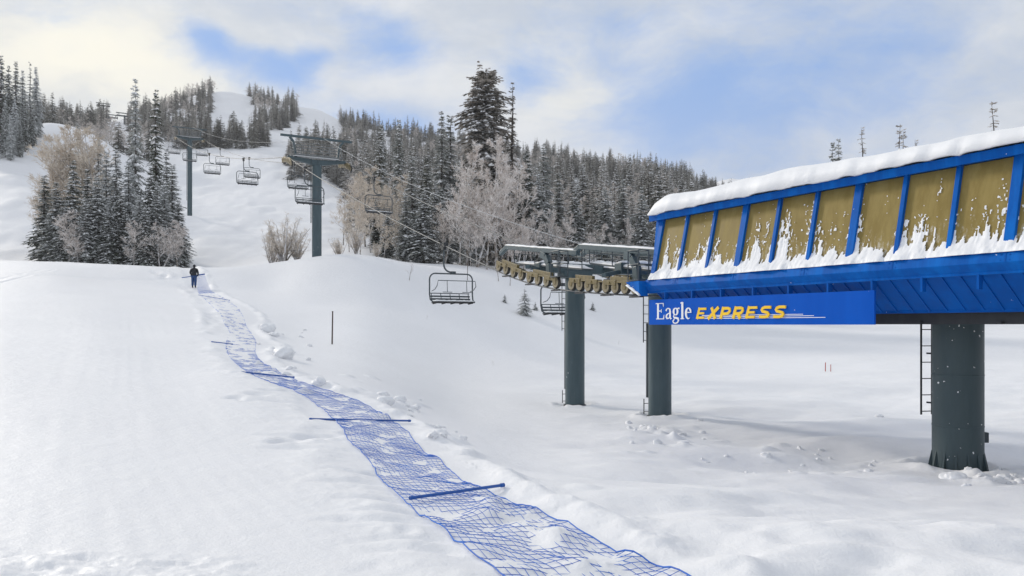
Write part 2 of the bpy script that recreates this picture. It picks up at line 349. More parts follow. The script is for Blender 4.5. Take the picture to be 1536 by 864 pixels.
def ground(X, Yd):
    X, Yd = np.asarray(X, float), np.asarray(Yd, float); one = X.ndim == 0
    X, Yd = np.atleast_1d(X), np.atleast_1d(Yd)
    z = base_h(X, Yd); D = np.hypot(X, Yd)
    far = np.clip((D-60)/120, 0, 1)
    z = z + fbm(X/38, Yd/38, 3, 4)*2.2*far                         # rolling of the far slopes
    z = z + fbm(X/9, Yd/9, 5, 3)*.35*np.clip((D-45)/60, 0, 1)
    z = z + (fbm(X/5.5+Yd/40, Yd/16, 7, 3)*.55 + fbm(X/2.2, Yd/7, 9, 2)*.16)*np.clip((D-85)/40, 0, 1)   # skied-out run
    # wind-shaped swells of the ungroomed basin
    u = X/np.maximum(Yd, 1)
    soft = np.clip((u+.02)/.12, 0, 1)*np.clip((D-4.5)/4, 0, 1)*np.clip((70-D)/30, 0, 1)
    z = z + soft*(fbm(X/3.1, Yd/2.2, 21, 3, .42)*.27 + fbm(X/1.1+3, Yd/.8, 25, 3)*.035)
    bank = np.clip((u-.12)/.2, 0, 1)*np.clip((D-4)/2, 0, 1)*np.clip((13-D)/5, 0, 1)
    z = z + bank*fbm(X/1.15+8, Yd/.95, 31, 3, .4)*.30
    # groomed slope: shallow passes and corduroy running uphill
    gl = np.clip((-.02-u)/.12, 0, 1)*np.clip((75-D)/15, 0, 1)
    along = X*.86+Yd*.5
    z = z + gl*(fbm(along/2.4, Yd/30, 41, 3)*.028 + fbm(X/7, Yd/7, 43, 3)*.07)
    z = z + gl*.0012*np.sin(along*2*math.pi/.22)*np.clip((25-D)/15, 0, 1)*np.clip(fbm(X/3, Yd/3, 47)+.5, 0, 1)
    nd, hw = net_dist(X, Yd); a = np.abs(nd)/hw
    near = np.abs(nd) < 6
    trench = np.exp(-(a/1.25)**4)
    z = z - trench*.07
    rim = np.exp(-((np.abs(nd)-hw-.42)/.24)**2)
    z = z + near*rim*(.055*(nd > 0)+.02)*(1+1.6*fbm(X/.8, Yd/.8, 51, 3))
    rough = np.exp(-(np.maximum(np.abs(nd)-hw, 0)/.8)**2)
    z = z + near*rough*(fbm(X/.55, Yd/.55, 55, 4, .55)*(.006+.075*np.clip(a-1.1, 0, 1)))
    for (px, py, r) in PITS:
        d2 = ((X-px)**2+((Yd-py)*.8)**2)/(r*r); sel = d2 < 9
        if sel.any(): z[sel] += -.30*r*np.exp(-d2[sel]*1.6) + .04*r*np.exp(-(np.sqrt(d2[sel])-1.35)**2*4)*(1+fbm(X[sel]/.3, Yd[sel]/.3, 61))
    for (px, py, r, h) in LUMPS:
        d2 = ((X-px)**2+(Yd-py)**2)/(r*r); sel = d2 < 5
        if sel.any(): z[sel] += h*np.exp(-d2[sel]**1.5)*(1+.8*fbm(X[sel]/.25, Yd[sel]/.25, 63))
    for (px, py, ln, wd_) in GROOVES:
        dx, dy = X-px, Yd-py-.12*(X-px); e = (np.abs(dx)/ln)**4+(dy/wd_)**2; sel = e < 9
        if sel.any(): z[sel] += -.045*np.exp(-e[sel])
    for (xa, ya, xb, yb, wd_, dp) in TRACKS:
        vx, vy = xb-xa, yb-ya; L2 = vx*vx+vy*vy; t_ = np.clip(((X-xa)*vx+(Yd-ya)*vy)/L2, 0, 1); dd_ = np.hypot(X-xa-t_*vx, Yd-ya-t_*vy); sel = dd_ < wd_*4
        if sel.any(): q = (dd_[sel]/wd_)**2; z[sel] += dp*(.35 if dp < .02 else 1)*np.clip(.6+2.2*fbm(X[sel]/1.7, Yd[sel]/2.5, 69, 2), 0, 1.4)*(-np.exp(-q)+.45*np.exp(-(np.sqrt(q)-1.8)**2*2.))
    for sc_, rc_ in ((28.0,.41),(22.4,.41),(11.4,.66)):
        cx0, cy0 = .8803*18.1-.4744*sc_, .4744*18.1+.8803*sc_; dd_ = np.hypot(X-cx0, Yd-cy0); sel = dd_ < 3
        if sel.any(): z[sel] += .09*np.exp(-((dd_[sel]-rc_-.45)/.28)**2)*(1+1.5*fbm(X[sel]/.5, Yd[sel]/.5, 68, 3)) - .06*np.exp(-((dd_[sel])/(rc_+.15))**4)
    # trodden strip at the near left corner
    z = z + np.clip((-.30-u)/.08, 0, 1)*np.clip((6.1-Yd)/.35, 0, 1)*(fbm(X/.22, Yd/.16, 67, 3)*.055+.01)*(Yd > 2)
    # a ski track along the left crest
    tr = np.abs((Yd-61) - (X+33)*.55 - 1.0*np.sin(X*.25)); z = z - .07*np.exp(-(tr/.35)**2)*(X < -26)*(X > -48)*(D < 78)
    return float(z[0]) if one else z
def gz(X, Yd): return ground(float(X), float(Yd))
def at(x, y, dmax=700):
    X, D = ray(x, y, None, dmax); return Vector((X, D, gz(X, D)))
def at_d(x, D):
    X = (x-CX)/F*D; return Vector((X, D, gz(X, D)))
def px(p): return (CX+F*p[0]/p[1], HY-F*p[2]/p[1])

# one polar sheet round the viewpoint, fine in front, coarse behind
th = np.concatenate([np.linspace(-math.pi, math.radians(-40), 60, endpoint=False), np.linspace(math.radians(-40), math.radians(40), 900), np.linspace(math.radians(40), math.pi, 60)[1:-1]])
rr = np.concatenate([np.linspace(.3, 3.4, 8), np.exp(np.linspace(math.log(3.6), math.log(110), 620)), np.exp(np.linspace(math.log(110.6), math.log(820), 190))])
R, TH = np.meshgrid(rr, th, indexing='ij')
GX, GY = R*np.sin(TH), R*np.cos(TH); GZ = ground(GX.ravel(), GY.ravel()).reshape(GX.shape)
nR, nT = GX.shape
verts = np.concatenate([np.stack([GX, GY, GZ], -1).reshape(-1, 3), [[0, 0, -1.7]]])
ii, jj = np.meshgrid(np.arange(nR-1), np.arange(nT), indexing='ij'); j2 = (jj+1) % nT
quads = np.stack([ii*nT+jj, ii*nT+j2, (ii+1)*nT+j2, (ii+1)*nT+jj], -1).reshape(-1, 4)[:, ::-1]
tris = np.stack([np.full(nT, nR*nT), (np.arange(nT)+1) % nT, np.arange(nT)], -1)[:, ::-1]
def np_mesh(name, V, Q, T=None, mats=(), smooth=True):
    me = bpy.data.meshes.new(name); nq = len(Q); nt = 0 if T is None else len(T)
    me.vertices.add(len(V)); me.vertices.foreach_set('co', np.asarray(V, np.float32).ravel())
    li = Q.ravel() if T is None else np.concatenate([Q.ravel(), T.ravel()])
    me.loops.add(len(li)); me.loops.foreach_set('vertex_index', li.astype(np.int32))
    me.polygons.add(nq+nt)
    me.polygons.foreach_set('loop_start', np.concatenate([np.arange(nq)*4, nq*4+np.arange(nt)*3]).astype(np.int32))
    me.polygons.foreach_set('use_smooth', np.full(nq+nt, smooth))
    for m in mats: me.materials.append(m)
    me.update(calc_edges=True); me.validate(); return me
g = link(bpy.data.objects.new('snow_ground', np_mesh('snow_ground', verts, quads, tris, [M['snow']])))
tag(g, 'snow covered ski slope with groomed left side and bumpy powder basin', 'snow ground', kind='structure')

# distant snowy hill past the wooded ridge
hx = np.linspace(980, 1420, 90); hv = []
for k, x in enumerate(hx):
    top = np.interp(x, [980,1040,1075,1095,1125,1200,1300,1420], [300,285,272,268,270,284,300,330]) + 2.2*float(fbm(np.array([x/16.]), np.array([1.]), 71)[0])
    for D, f in ((1250, .55), (1400, .85), (1500, 1.), (1650, .8), (1900, .5)):
        u = (x-CX)/F; zt = (HY-top)/F*1500
        hv.append((u*D, D, zt*f + 8*float(fbm(np.array([x/30.]), np.array([D/90.]), 73)[0])*(f < 1)))
hq = np.array([[i*5+j, i*5+j+1, (i+1)*5+j+1, (i+1)*5+j] for i in range(len(hx)-1) for j in range(4)])
ho = link(bpy.data.objects.new('hills', np_mesh('hills', np.array(hv), hq, None, [M['snow']])))
tag(ho, 'distant bare snowy hill beyond the wooded ridge', 'hill', kind='structure')

# ------------------------------------------------------------------ trees
def conifer(h, rad, seed, nwh=54, nbr=6, ns=4, snow=.5, power=.8, irregular=.25, low=.05, tops=1, pads=True, thin=1., prof_fn=None, wf=.36):
    r = random.Random(seed); mb = MB()
    lob = [r.uniform(0, 6.28) for _ in range(4)]
    for i in range(nwh):
        t = (i+r.random())/nwh
        z0 = h*(low+(.985-low)*t)
        prof = ((1-t)**power*min(1, .55+t*4)) if prof_fn is None else prof_fn(t)
        nb = max(3, int(round(nbr*(.55+.6*(1-t)))))
        for b in range(nb):
            if r.random() > thin: continue
            az = r.uniform(0, 2*math.pi)
            lobe = 1+irregular*math.sin(az*2+lob[0]+z0*.55)*.6+irregular*math.sin(az*3+lob[1]-z0*1.1)*.5
            L = max(.16, rad*prof*r.uniform(.6, 1.15)*lobe)+.16
            d = Vector((math.cos(az), math.sin(az), 0)); sd = Vector((-d.y, d.x, 0))
            sl = .55 if t > .93 else (.05-.45*(1-t)+r.uniform(-.15,.15))
            def P(q): return Vector((0,0,z0)) + d*(L*q) + Vector((0,0,L*(sl*q-.18*q*q)))
            for k in range(1, ns+1):
                q = k/ns; w = (wf*L*(1.2-q)+.12)*r.uniform(.7,1.25)
                p0, p1 = P(max(0, q-1.15/ns)), P(q)
                for sgn in (-1, 1):
                    tip = p1 + sd*sgn*w + d*(w*.55) - Vector((0,0,w*r.uniform(.15,.6)))
                    mb.add([p0, p1+d*.05, tip], [(0,1,2)] if sgn > 0 else [(0,2,1)], 0)
            tip = P(1.0)+d*.12*L; mb.add([P(.72)-sd*.06*L, P(.72)+sd*.06*L, tip-Vector((0,0,.04))], [(0,1,2)], 0)
            if r.random() < snow:
                for k in range(1, ns+1):
                    if r.random() < .35: continue
                    q = (k-.35)/ns; w = (.21*L*(1.2-q)+.06)*r.uniform(.5,1.35); ln = L/ns*.62
                    c = P(q)+Vector((0,0,.05+.02*r.random()))
                    sg = P(min(1, q+.1))-P(q-.05); sg.normalize()
                    a, b2, e1, e2 = c-sg*ln-Vector((0,0,.02)), c+sg*ln-Vector((0,0,.03)), c+sd*w-Vector((0,0,.35*w)), c-sd*w-Vector((0,0,.35*w))
                    if pads:
                        tp = c+Vector((0,0,.10+.12*w)); mb.add([a, e1, b2, e2, tp], [(0,4,1)[::-1],(1,4,2)[::-1],(2,4,3)[::-1],(3,4,0)[::-1]], 1)
                    else: mb.add([a, e2, b2, e1], [(0,1,2,3)], 1)
    return mb
def trunk_mb(h, r0, seed):
    r = random.Random(seed); mb = MB(); pts = []; rs = []
    for k in range(9):
        t = k/8; pts.append((r.uniform(-.04,.04)*k*.4, r.uniform(-.04,.04)*k*.4, -.6+(h+.6)*t)); rs.append(r0*(1-t)**.8+.012)
    mb.tube(pts, rs, 8); return mb
def aspen(h, spread, seed, stems=1, n1=13, n2=6, n3=5, n4=4, tw=.035, lean=.0, base_clear=.22):
    """bare rimed broadleaf: returns trunk mesh and twig mesh"""
    r = random.Random(seed); tk = MB(); cr = MB()
    def ribbon(p, q, w0):
        d = (q-p); 
        if d.length < 1e-4: return
        a = Vector((r.uniform(-1,1), r.uniform(-1,1), r.uniform(-1,1))).cross(d)
        if a.length < 1e-5: return
        a.normalize(); cr.add([p-a*w0, p+a*w0, q+a*w0*.55, q-a*w0*.55], [(0,1,2,3)])
    for s in range(stems):
        az = r.uniform(0, 6.28); ln = lean+(.0 if stems == 1 else r.uniform(.12,.55)); hh = h*(1 if s == 0 else r.uniform(.65,1))
        dirv = Vector((math.cos(az)*ln, math.sin(az)*ln, 1)).normalized()
        p = Vector((r.uniform(-.12,.12), r.uniform(-.12,.12), 0))*(0 if stems == 1 else 1); pts = [p-Vector((0,0,.3))]; steps = 8
        for k in range(steps):
            dirv = (dirv+Vector((r.uniform(-.10,.10), r.uniform(-.10,.10), .05))).normalized(); p = p+dirv*hh/steps; pts.append(p.copy())
        r0 = .013*hh+.02
        tk.tube(pts, [max(.012, r0*(1-.9*i/steps)) for i in range(steps+1)], 6)
        def along(t):
            x = t*steps; i = min(steps-1, int(x)); return pts[i+1 if False else i].lerp(pts[i+1], x-i)
        for b in range(n1):
            t = base_clear+(1-base_clear)*(b+r.random())/n1; a = r.uniform(0, 6.28); q0 = along(min(.99, t))
            L = spread*hh*(.55*(1-t)**.7*min(1, .6+t*1.3)+.08)*r.uniform(.6,1.2); up = r.uniform(.35,1.0)
            d = Vector((math.cos(a), math.sin(a), up)).normalized(); q = q0.copy(); bp = [q.copy()]
            for k in range(4):
                d = (d+Vector((r.uniform(-.22,.22), r.uniform(-.22,.22), r.uniform(-.02,.2)))).normalized(); q = q+d*L/4; bp.append(q.copy())
            tk.tube(bp, [max(.010, .007*hh*(1-t)*(1-.8*i/4)+.006) for i in range(5)], 4, False)
            for c in range(n2):
                x = r.uniform(.2, 1)*4; i = min(3, int(x)); s0 = bp[i].lerp(bp[i+1], x-i)
                d2 = (d+Vector((r.uniform(-1,1), r.uniform(-1,1), r.uniform(-.5,.9)))).normalized(); l2 = L*r.uniform(.22,.5)+.15; s1 = s0+d2*l2
                ribbon(s0, s1, tw*.7)
                for e in range(n3):
                    y = r.uniform(.25, 1.); u0 = s0.lerp(s1, y); d3 = (d2+Vector((r.uniform(-1,1), r.uniform(-1,1), r.uniform(-.7,.9)))).normalized()
                    l3 = l2*r.uniform(.25,.6)+.08; u1 = u0+d3*l3; ribbon(u0, u1, tw*.55)
                    for g_ in range(n4):
                        v0 = u0.lerp(u1, r.uniform(.2,1)); d4 = (d3+Vector((r.uniform(-1,1), r.uniform(-1,1), r.uniform(-.8,.8)))).normalized()
                        ribbon(v0, v0+d4*(l3*r.uniform(.3,.7)+.05), tw*.5)
    return tk, cr

# meshes shared by the trees of a kind (unit scale: 20 m conifer, 10 m broadleaf)
CON = []
for k, (rad, nwh, nbr, snow, power, th_) in enumerate([(2.5,64,10,.62,.75,1),(2.2,66,9,.42,.7,1),(2.9,60,10,.85,.8,1),(2.0,66,8,.35,.68,.95),(2.7,62,10,.45,.75,1),(1.5,52,5,.4,.7,.8)]):
    CON.append((trunk_mb(19.6, .22, 100+k).mesh('conifer_trunk', M['bark'], True), conifer(20, rad, 200+k, nwh, nbr, 4, snow, power, .3, thin=th_).mesh('conifer_crown', [M['needle'], M['snowcap']])))
def with_trunk(h, r0, mb, mats, name, seed):
    t = trunk_mb(h, r0, seed); b = len(mb.v); mb.v.extend(t.v); mb.f.extend([tuple(i+b for i in f) for f in t.f]); mb.m.extend([2]*len(t.f)); return mb.mesh(name, mats)
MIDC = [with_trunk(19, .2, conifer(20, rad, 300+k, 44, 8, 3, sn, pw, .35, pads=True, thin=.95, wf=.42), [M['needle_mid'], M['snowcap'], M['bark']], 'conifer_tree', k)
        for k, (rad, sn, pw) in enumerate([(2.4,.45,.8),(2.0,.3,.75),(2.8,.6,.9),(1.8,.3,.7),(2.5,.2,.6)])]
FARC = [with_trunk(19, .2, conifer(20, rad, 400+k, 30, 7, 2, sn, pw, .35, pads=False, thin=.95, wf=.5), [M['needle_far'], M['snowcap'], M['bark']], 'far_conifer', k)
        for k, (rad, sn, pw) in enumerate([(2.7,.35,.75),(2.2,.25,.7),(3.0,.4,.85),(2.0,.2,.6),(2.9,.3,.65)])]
ASP = []
for k in range(4):
    t_, c_ = aspen(10, .62, 500+k, stems=1+(k % 2), n1=[20,15][k % 2], n2=7, n3=5, n4=4, tw=.036)
    ASP.append((t_.mesh('frosted_tree_trunk', M['aspenbark'], True), c_.mesh('frosted_tree_crown', M['twig'])))
TAN = []
for k in range(3):
    t_, c_ = aspen(10, .55, 520+k, stems=1, n1=22, n2=6, n3=5, n4=4, tw=.036)
    TAN.append((t_.mesh('bare_tree_trunk', M['aspenbark'], True), c_.mesh('bare_tree_crown', M['twig_tan'])))
SHR = []
for k in range(3):
    t_, c_ = aspen(4, .26, 540+k, stems=18, n1=8, n2=4, n3=3, n4=2, tw=.011, base_clear=.2)
    SHR.append((t_.mesh('shrub_stems', M['aspenbark'], True), c_.mesh('shrub_twigs', M['twig_tan'])))
SAP = []
for k in range(2):
    t_, c_ = aspen(2.2, .5, 560+k, stems=1, n1=7, n2=3, n3=2, n4=0, tw=.012, base_clear=.3)
    SAP.append((t_.mesh('sapling_stem', M['aspenbark'], True), c_.mesh('sapling_twigs', M['twig'])))
def bare_far(k):
    t_, c_ = aspen(10, .6, 580+k, stems=1, n1=14, n2=5, n3=4, n4=2, tw=.06)
    b = len(c_.v); c_.v.extend(t_.v); c_.f.extend([tuple(i+b for i in f) for f in t_.f]); c_.m.extend([1]*len(t_.f))
    return c_.mesh('bare_tree', [M['twig_far'], M['aspenbark']])
FARA = [bare_far(k) for k in range(3)]

def plant(name, kinds, k, unit, p, height, label, cat, group=None, wid=1., parts=('trunk', 'crown'), tilt=0):
    me = kinds[k % len(kinds)]
    o = empty(name, p, label, cat, group, rng.uniform(0, 6.28))
    s = height/unit; o.scale = (s*wid, s*wid, s); o.rotation_euler.x = tilt
    for nm, m in zip(parts, me):
        c = link(bpy.data.objects.new(nm, m)); c.parent = o
    return o
def top_h(p, ytop): return (HY-ytop)/F*p.y - p.z

# --- the clump left of the second tower
LG = 'conifers in the clump left of the lift line'
for (x, D, yt, k, w, lab) in [
    (203, 96, 116, 1, .85, 'tallest narrow spire conifer rising out of the left clump'),
    (234, 99, 131, 3, .9, 'tall sparse conifer just right of the tallest spire in the left clump'),
    (117, 108, 184, 3, .8, 'thin dark topped conifer standing among the tan bare trees of the left clump'),
    (67, 93, 262, 1, 1.35, 'dark conifer at the far left edge of the left clump'),
    (84, 90, 272, 4, 1.25, 'bushy dark conifer beside the leftmost one of the left clump'),
    (110, 91, 240, 2, 1.2, 'snow laden conifer with a bushy crown in the left half of the left clump'),
    (148, 103, 208, 3, .9, 'slim conifer behind the middle of the left clump'),
    (174, 94, 216, 0, 1.0, 'mid height snowy conifer directly left of the tallest spire'),
    (146, 87, 266, 2, 1.3, 'very snowy short conifer at the front of the left clump'),
    (181, 87, 288, 2, 1.2, 'small very snowy conifer below the tallest spire, front of the left clump'),
    (226, 90, 250, 2, 1.1, 'snowy conifer in front of the tall sparse one, right side of the left clump'),
    (259, 92, 244, 3, 1.3, 'slender conifer at the right edge of the left clump'),
    (209, 86, 292, 0, 1.3, 'short frosted conifer at the front right of the left clump'),
    (247, 88, 276, 4, 1.1, 'dense conifer low on the right flank of the left clump'),
    (131, 93, 252, 4, 1.1, 'dark conifer squeezed between two snowy ones in the left clump'),
    (193, 92, 240, 4, 1.1, 'dense conifer at the foot of the tallest spire in the left clump'),
    (128, 86, 296, 2, 1.25, 'low snow plastered conifer between the front bare trees of the left clump'),
    (163, 86, 300, 0, 1.25, 'low snowy conifer right of the very snowy short one in the left clump'),
    (218, 85, 312, 2, 1.3, 'stubby snow plastered conifer front right in the left clump'),
    (236, 87, 272, 0, 1.1, 'snowy conifer before the sparse tall one on the right of the left clump'),
    (268, 91, 300, 2, 1.25, 'short snowy conifer at the very right end of the left clump'),
    (160, 98, 226, 1, 1.1, 'slim conifer behind the snowy ones in the middle of the left clump'),
    (250, 98, 222, 1, .9, 'mid height conifer right behind the sparse tall one of the left clump'),
    (98, 88, 300, 2, 1.3, 'low snowy conifer near the left front of the left clump')]:
    p = at_d(x, D); plant('conifer_tree', CON, k, 20, p, top_h(p, yt), lab, 'conifer', LG, w*.92*(20/max(9, top_h(p, yt)))**.45)
LB = 'bare tan trees behind the left clump'
for i, (x, D, yt) in enumerate([(88,104,232),(100,103,205),(112,104,197),(126,105,200),(138,104,206),(150,107,216),(78,102,250),(70,100,285),(95,106,220)]):
    p = at_d(x, D); plant('bare_tree', TAN, i, 10, p, top_h(p, yt), 'leafless tan tree standing behind the conifers of the left clump', 'bare tree', LB, .95)
LF = 'rimed bare trees at the front of the left clump'
for i, (x, D, yt) in enumerate([(104,86,318),(120,85,340),(200,84,335),(240,85,338),(266,87,335)]):
    p = at_d(x, D); plant('frosted_tree', ASP, i, 10, p, top_h(p, yt), 'small rimed leafless tree at the foot of the left clump', 'frosted tree', LF, 1.05)

# --- conifers on the hillside at the far left
for i, (x, D, yt) in enumerate([(-14,186,95),(2,187,82),(13,192,98),(24,192,90),(34,196,104),(45,198,92),(54,202,99),(8,178,150),(22,182,145),(38,188,150),(48,194,160),(-4,176,170),(16,176,172),(30,181,176),(-22,178,130)]):
    p = at_d(x, D); plant('conifer_tree', CON, i, 20, p, top_h(p, yt), 'snow dusted conifer in the tight row at the far left hillside edge', 'conifer', 'conifers at the far left hillside edge', .95)

# --- centre: the big tree and its neighbours
def special(name, p, h, rad, seed, label, mats, cat='conifer', **kw):
    o = empty(name, p, label, cat, None, 0)
    link(bpy.data.objects.new('trunk', trunk_mb(h-.4, .38, seed).mesh('trunk', M['bark'], True))).parent = o
    link(bpy.data.objects.new('crown', conifer(h, rad, seed, **kw).mesh('crown', mats))).parent = o
    return o
p = at_d(728, 106)
hb = top_h(p, 96)
big_prof = lambda t: min(1, .86+.3*t) if t < .5 else (1-.36*((t-.5)/.5)**1.6 if t < .95 else .66*max(.3, (1-t)/.05))
bigtree = special('conifer_tree', p, hb*.965, 3.0, 901, 'biggest broad conifer with ragged multiple tops towering over the centre forest', [M['needle_big'], M['snowcap']], nwh=84, nbr=20, ns=5, snow=.62, irregular=.55, prof_fn=big_prof, wf=.30)
lead = MB()      # its several dead-tipped leaders
for i_, (dx, dy, hh) in enumerate(((-.75, .2, 1.02), (.35, .1, .985), (1.05, -.2, .97), (-1.5, .0, .945))):
    q_ = conifer(5.2, .85, 950+i_, 18, 6, 3, .3, .7, .4); b_ = len(lead.v)
    lead.v.extend([(x_+dx, y_+dy, z_+hb*hh-5.2) for x_, y_, z_ in q_.v]); lead.f.extend([tuple(k_+b_ for k_ in f_) for f_ in q_.f]); lead.m.extend(q_.m)
lo = link(bpy.data.objects.new('leader', lead.mesh('leader', [M['needle_big'], M['snowcap']]))); lo.parent = bigtree
p = at_d(768, 108)
special('conifer_tree', p, top_h(p, 120), 3.0, 903, 'sparse spindly conifer leaning close to the right of the biggest tree', [M['needle_big'], M['snowcap']], nwh=58, nbr=6, ns=4, snow=.25, power=.95, irregular=.5, thin=.8)
CG = 'conifers standing in the centre forest edge'
for (x, D, yt, k, w, lab) in [
    (662, 112, 165, 1, 1.0, 'tall narrow dark conifer, left one of the close pair left of the biggest tree'),
    (675, 113, 170, 3, 1.25, 'tall narrow dark conifer, right one of the close pair left of the biggest tree'),
    (618, 100, 232, 3, 1.2, 'slim frosted conifer half way between the tower and the biggest tree'),
    (636, 90, 286, 2, 1.35, 'bushy snow plastered fir low at the forest edge left of the hanging chair'),
    (609, 92, 282, 4, 1.0, 'dark fir just left of the snow plastered one at the forest edge'),
    (582, 96, 318, 2, 1.3, 'low snowy fir behind the shrubs right of the first tower'),
    (652, 96, 270, 0, 1.0, 'snowy fir directly behind the plastered one at the forest edge'),
    (565, 108, 300, 1, 1.2, 'small dark fir standing among the tan shrubs right of the first tower'),
    (705, 100, 250, 0, 1.0, 'snowy conifer under the left side of the biggest tree'),
    (790, 104, 225, 3, 1.25, 'droopy frosted conifer right of the spindly one in the centre'),
    (816, 128, 214, 1, 1.2, 'tall conifer with clumped top right of the centre group'),
    (693, 116, 232, 4, 1.0, 'dark conifer between the close pair and the biggest tree'),
    (672, 95, 275, 2, 1.2, 'snow covered conifer low between the plastered fir and the big rimed trees'),
    (808, 102, 262, 0, 1.2, 'snowy conifer at the right end of the big rimed trees'),
    (838, 112, 258, 3, 1.2, 'slim frosted conifer above the left sheave arm'),
    (862, 112, 285, 2, 1.2, 'snow laden conifer above the gap of the two sheave arms'),
    (908, 118, 280, 0, 1.2, 'snowy conifer above the right sheave arm'),
    (935, 120, 268, 1, 1.2, 'dark conifer above the right sheave arm, nearer the station'),
    (962, 122, 280, 2, 1.2, 'snowy conifer touching the left corner of the station roof'),
    (640, 118, 235, 4, 1.1, 'dense conifer behind the forest edge left of the close pair'),
    (598, 140, 178, 1, 1.0, 'tall dark spire rising behind the centre left forest'),
    (572, 150, 185, 0, 1.0, 'pointed conifer behind the chair lift ropes in the centre left forest')]:
    p = at_d(x, D); hh = top_h(p, yt); plant('conifer_tree', CON, k, 20, p, hh, lab, 'conifer', CG, w*(20/max(9, hh))**.45)
FG = 'rimed bare trees along the centre forest edge'
for i, (x, D, yt) in enumerate([(700,93,222),(716,90,262),(745,92,214),(760,94,245),(730,88,300),(775,92,300),(690,89,280),(668,91,300),(706,88,330),(785,94,315),(826,100,318),
                                (842,104,322),(768,90,345),(890,112,335),(940,118,330),(800,96,345),(880,110,352),(926,117,350)]):
    p = at_d(x, D); plant('frosted_tree', ASP, i, 10, p, top_h(p, yt), 'pale rimed leafless tree along the lower edge of the centre forest', 'frosted tree', FG, .82)
TG2 = 'tan bare trees right of the first tower'
for i, (x, D, yt) in enumerate([(515,112,292),(532,104,270),(548,108,262),(556,98,290),(570,102,285),(585,106,280),(540,92,318),(524,96,325),(600,104,290),(560,116,255),(590,112,262),(576,92,340),(596,93,330)]):
    p = at_d(x, D); plant('bare_tree', TAN, i, 10, p, top_h(p, yt), 'leafless tan tree in the thicket right of the first lift tower', 'bare tree', TG2, .95)
SG = 'leafless shrubs on the snow crest'
for i, (x, D, yt, w, lab) in enumerate([(425,74.5,322,1.15,'tall bushy leafless shrub left of the first lift tower'),(447,75,345,1.3,'low leafless shrub touching the left side of the first lift tower'),
                                        (535,71,334,1.15,'tallest upright leafless shrub on the crest right of the first tower'),(509,76,355,1.3,'small leafless shrub between the first tower and the upright one'),
                                        (410,77,345,1.0,'thin leafless shrub at the left end of the crest shrubs'),(566,75,362,1.2,'low leafless shrub at the right end of the crest shrubs')]):
    p = at_d(x, D); plant('leafless_shrub', SHR, i, 4, p, top_h(p, yt), lab, 'shrub', SG, w, ('stems', 'twigs'))
FIR = [(trunk_mb(19, .5, 800).mesh('fir_trunk', M['bark'], True), conifer(20, 6.2, 801, 22, 11, 4, 1.0, .8, .3, low=.02, wf=.4).mesh('fir_crown', [M['needle'], M['snowcap']]))]
for i, (x, yb, yt, lab) in enumerate([(787,471,430,'small snow capped fir alone on the slope behind the lift column'),(757,452,440,'tiny fir tuft poking from the snow left of the small fir'),(803,463,452,'half buried fir tuft right of the small fir'),(889,463,452,'snow buried shrub right of the lift column')]):
    p = at(x, yb); plant('small_fir', FIR, 0, 20, p-Vector((0,0,.1)), top_h(p, yt)+.1, lab, 'small fir', 'little firs on the open slope', 1.25)
for i, (x, yb, yt, lab) in enumerate([(748,422,392,'thin bare sapling on the slope left of the sheave wheels'),(765,428,398,'bare sapling beside the sheave wheels, right of the thin one'),(614,420,395,'bare sapling in front of the snowy fir at the forest edge'),
                                      (862,430,392,'bare sapling behind the lift column'),(740,548,540,'short twig sticking out of the open snow'),(928,517,510,'tiny twig in the snow between the two lift columns'),(640,480,472,'tiny twig on the slope under the hanging chair')]):
    p = at(x, yb); plant('sapling', SAP, i, 2.2, p, max(.15, top_h(p, yt)), lab, 'sapling', 'saplings and twigs in the snow', 1.1, ('stem', 'twigs'))
# --- trees whose tops show over the station roof
for (x, D, yt, k, w, lab) in [(1249,140,210,4,.9,'dense conifer top over the station roof, left one of the pair'),(1258,142,206,1,1.,'dense conifer top over the station roof, right one of the pair')]:
    p = at_d(x, D); plant('conifer_tree', CON, k, 20, p, top_h(p, yt), lab, 'conifer', 'conifers behind the station roof', w*.8)
SNAG = []
for k in range(3):
    SNAG.append((trunk_mb(19.6, .24, 700+k).mesh('snag_trunk', M['bark'], True), conifer(20, 1.0, 710+k, 60, 4, 3, .12, .5, .5, thin=.75, pads=True).mesh('snag_crown', [M['needle_big'], M['snowcap']])))
for (x, D, yt, k, lab, tl) in [(1300,128,186,0,'leaning scraggly dead conifer top left of centre over the station roof',.05),(1349,128,181,1,'tallest scraggly conifer top of the close group over the station roof',0),(1355,130,190,2,'scraggly conifer top just right of the tallest of the close group over the roof',0),(1369,130,203,0,'lowest scraggly conifer top of the close group over the station roof',-.03),(1490,100,145,1,'single thin scraggly conifer top over the right end of the station roof',0)]:
    p = at_d(x, D); plant('dead_conifer', SNAG, k, 20, p, top_h(p, yt), lab, 'dead conifer', 'scraggly conifers behind the station roof', .85, tilt=tl)

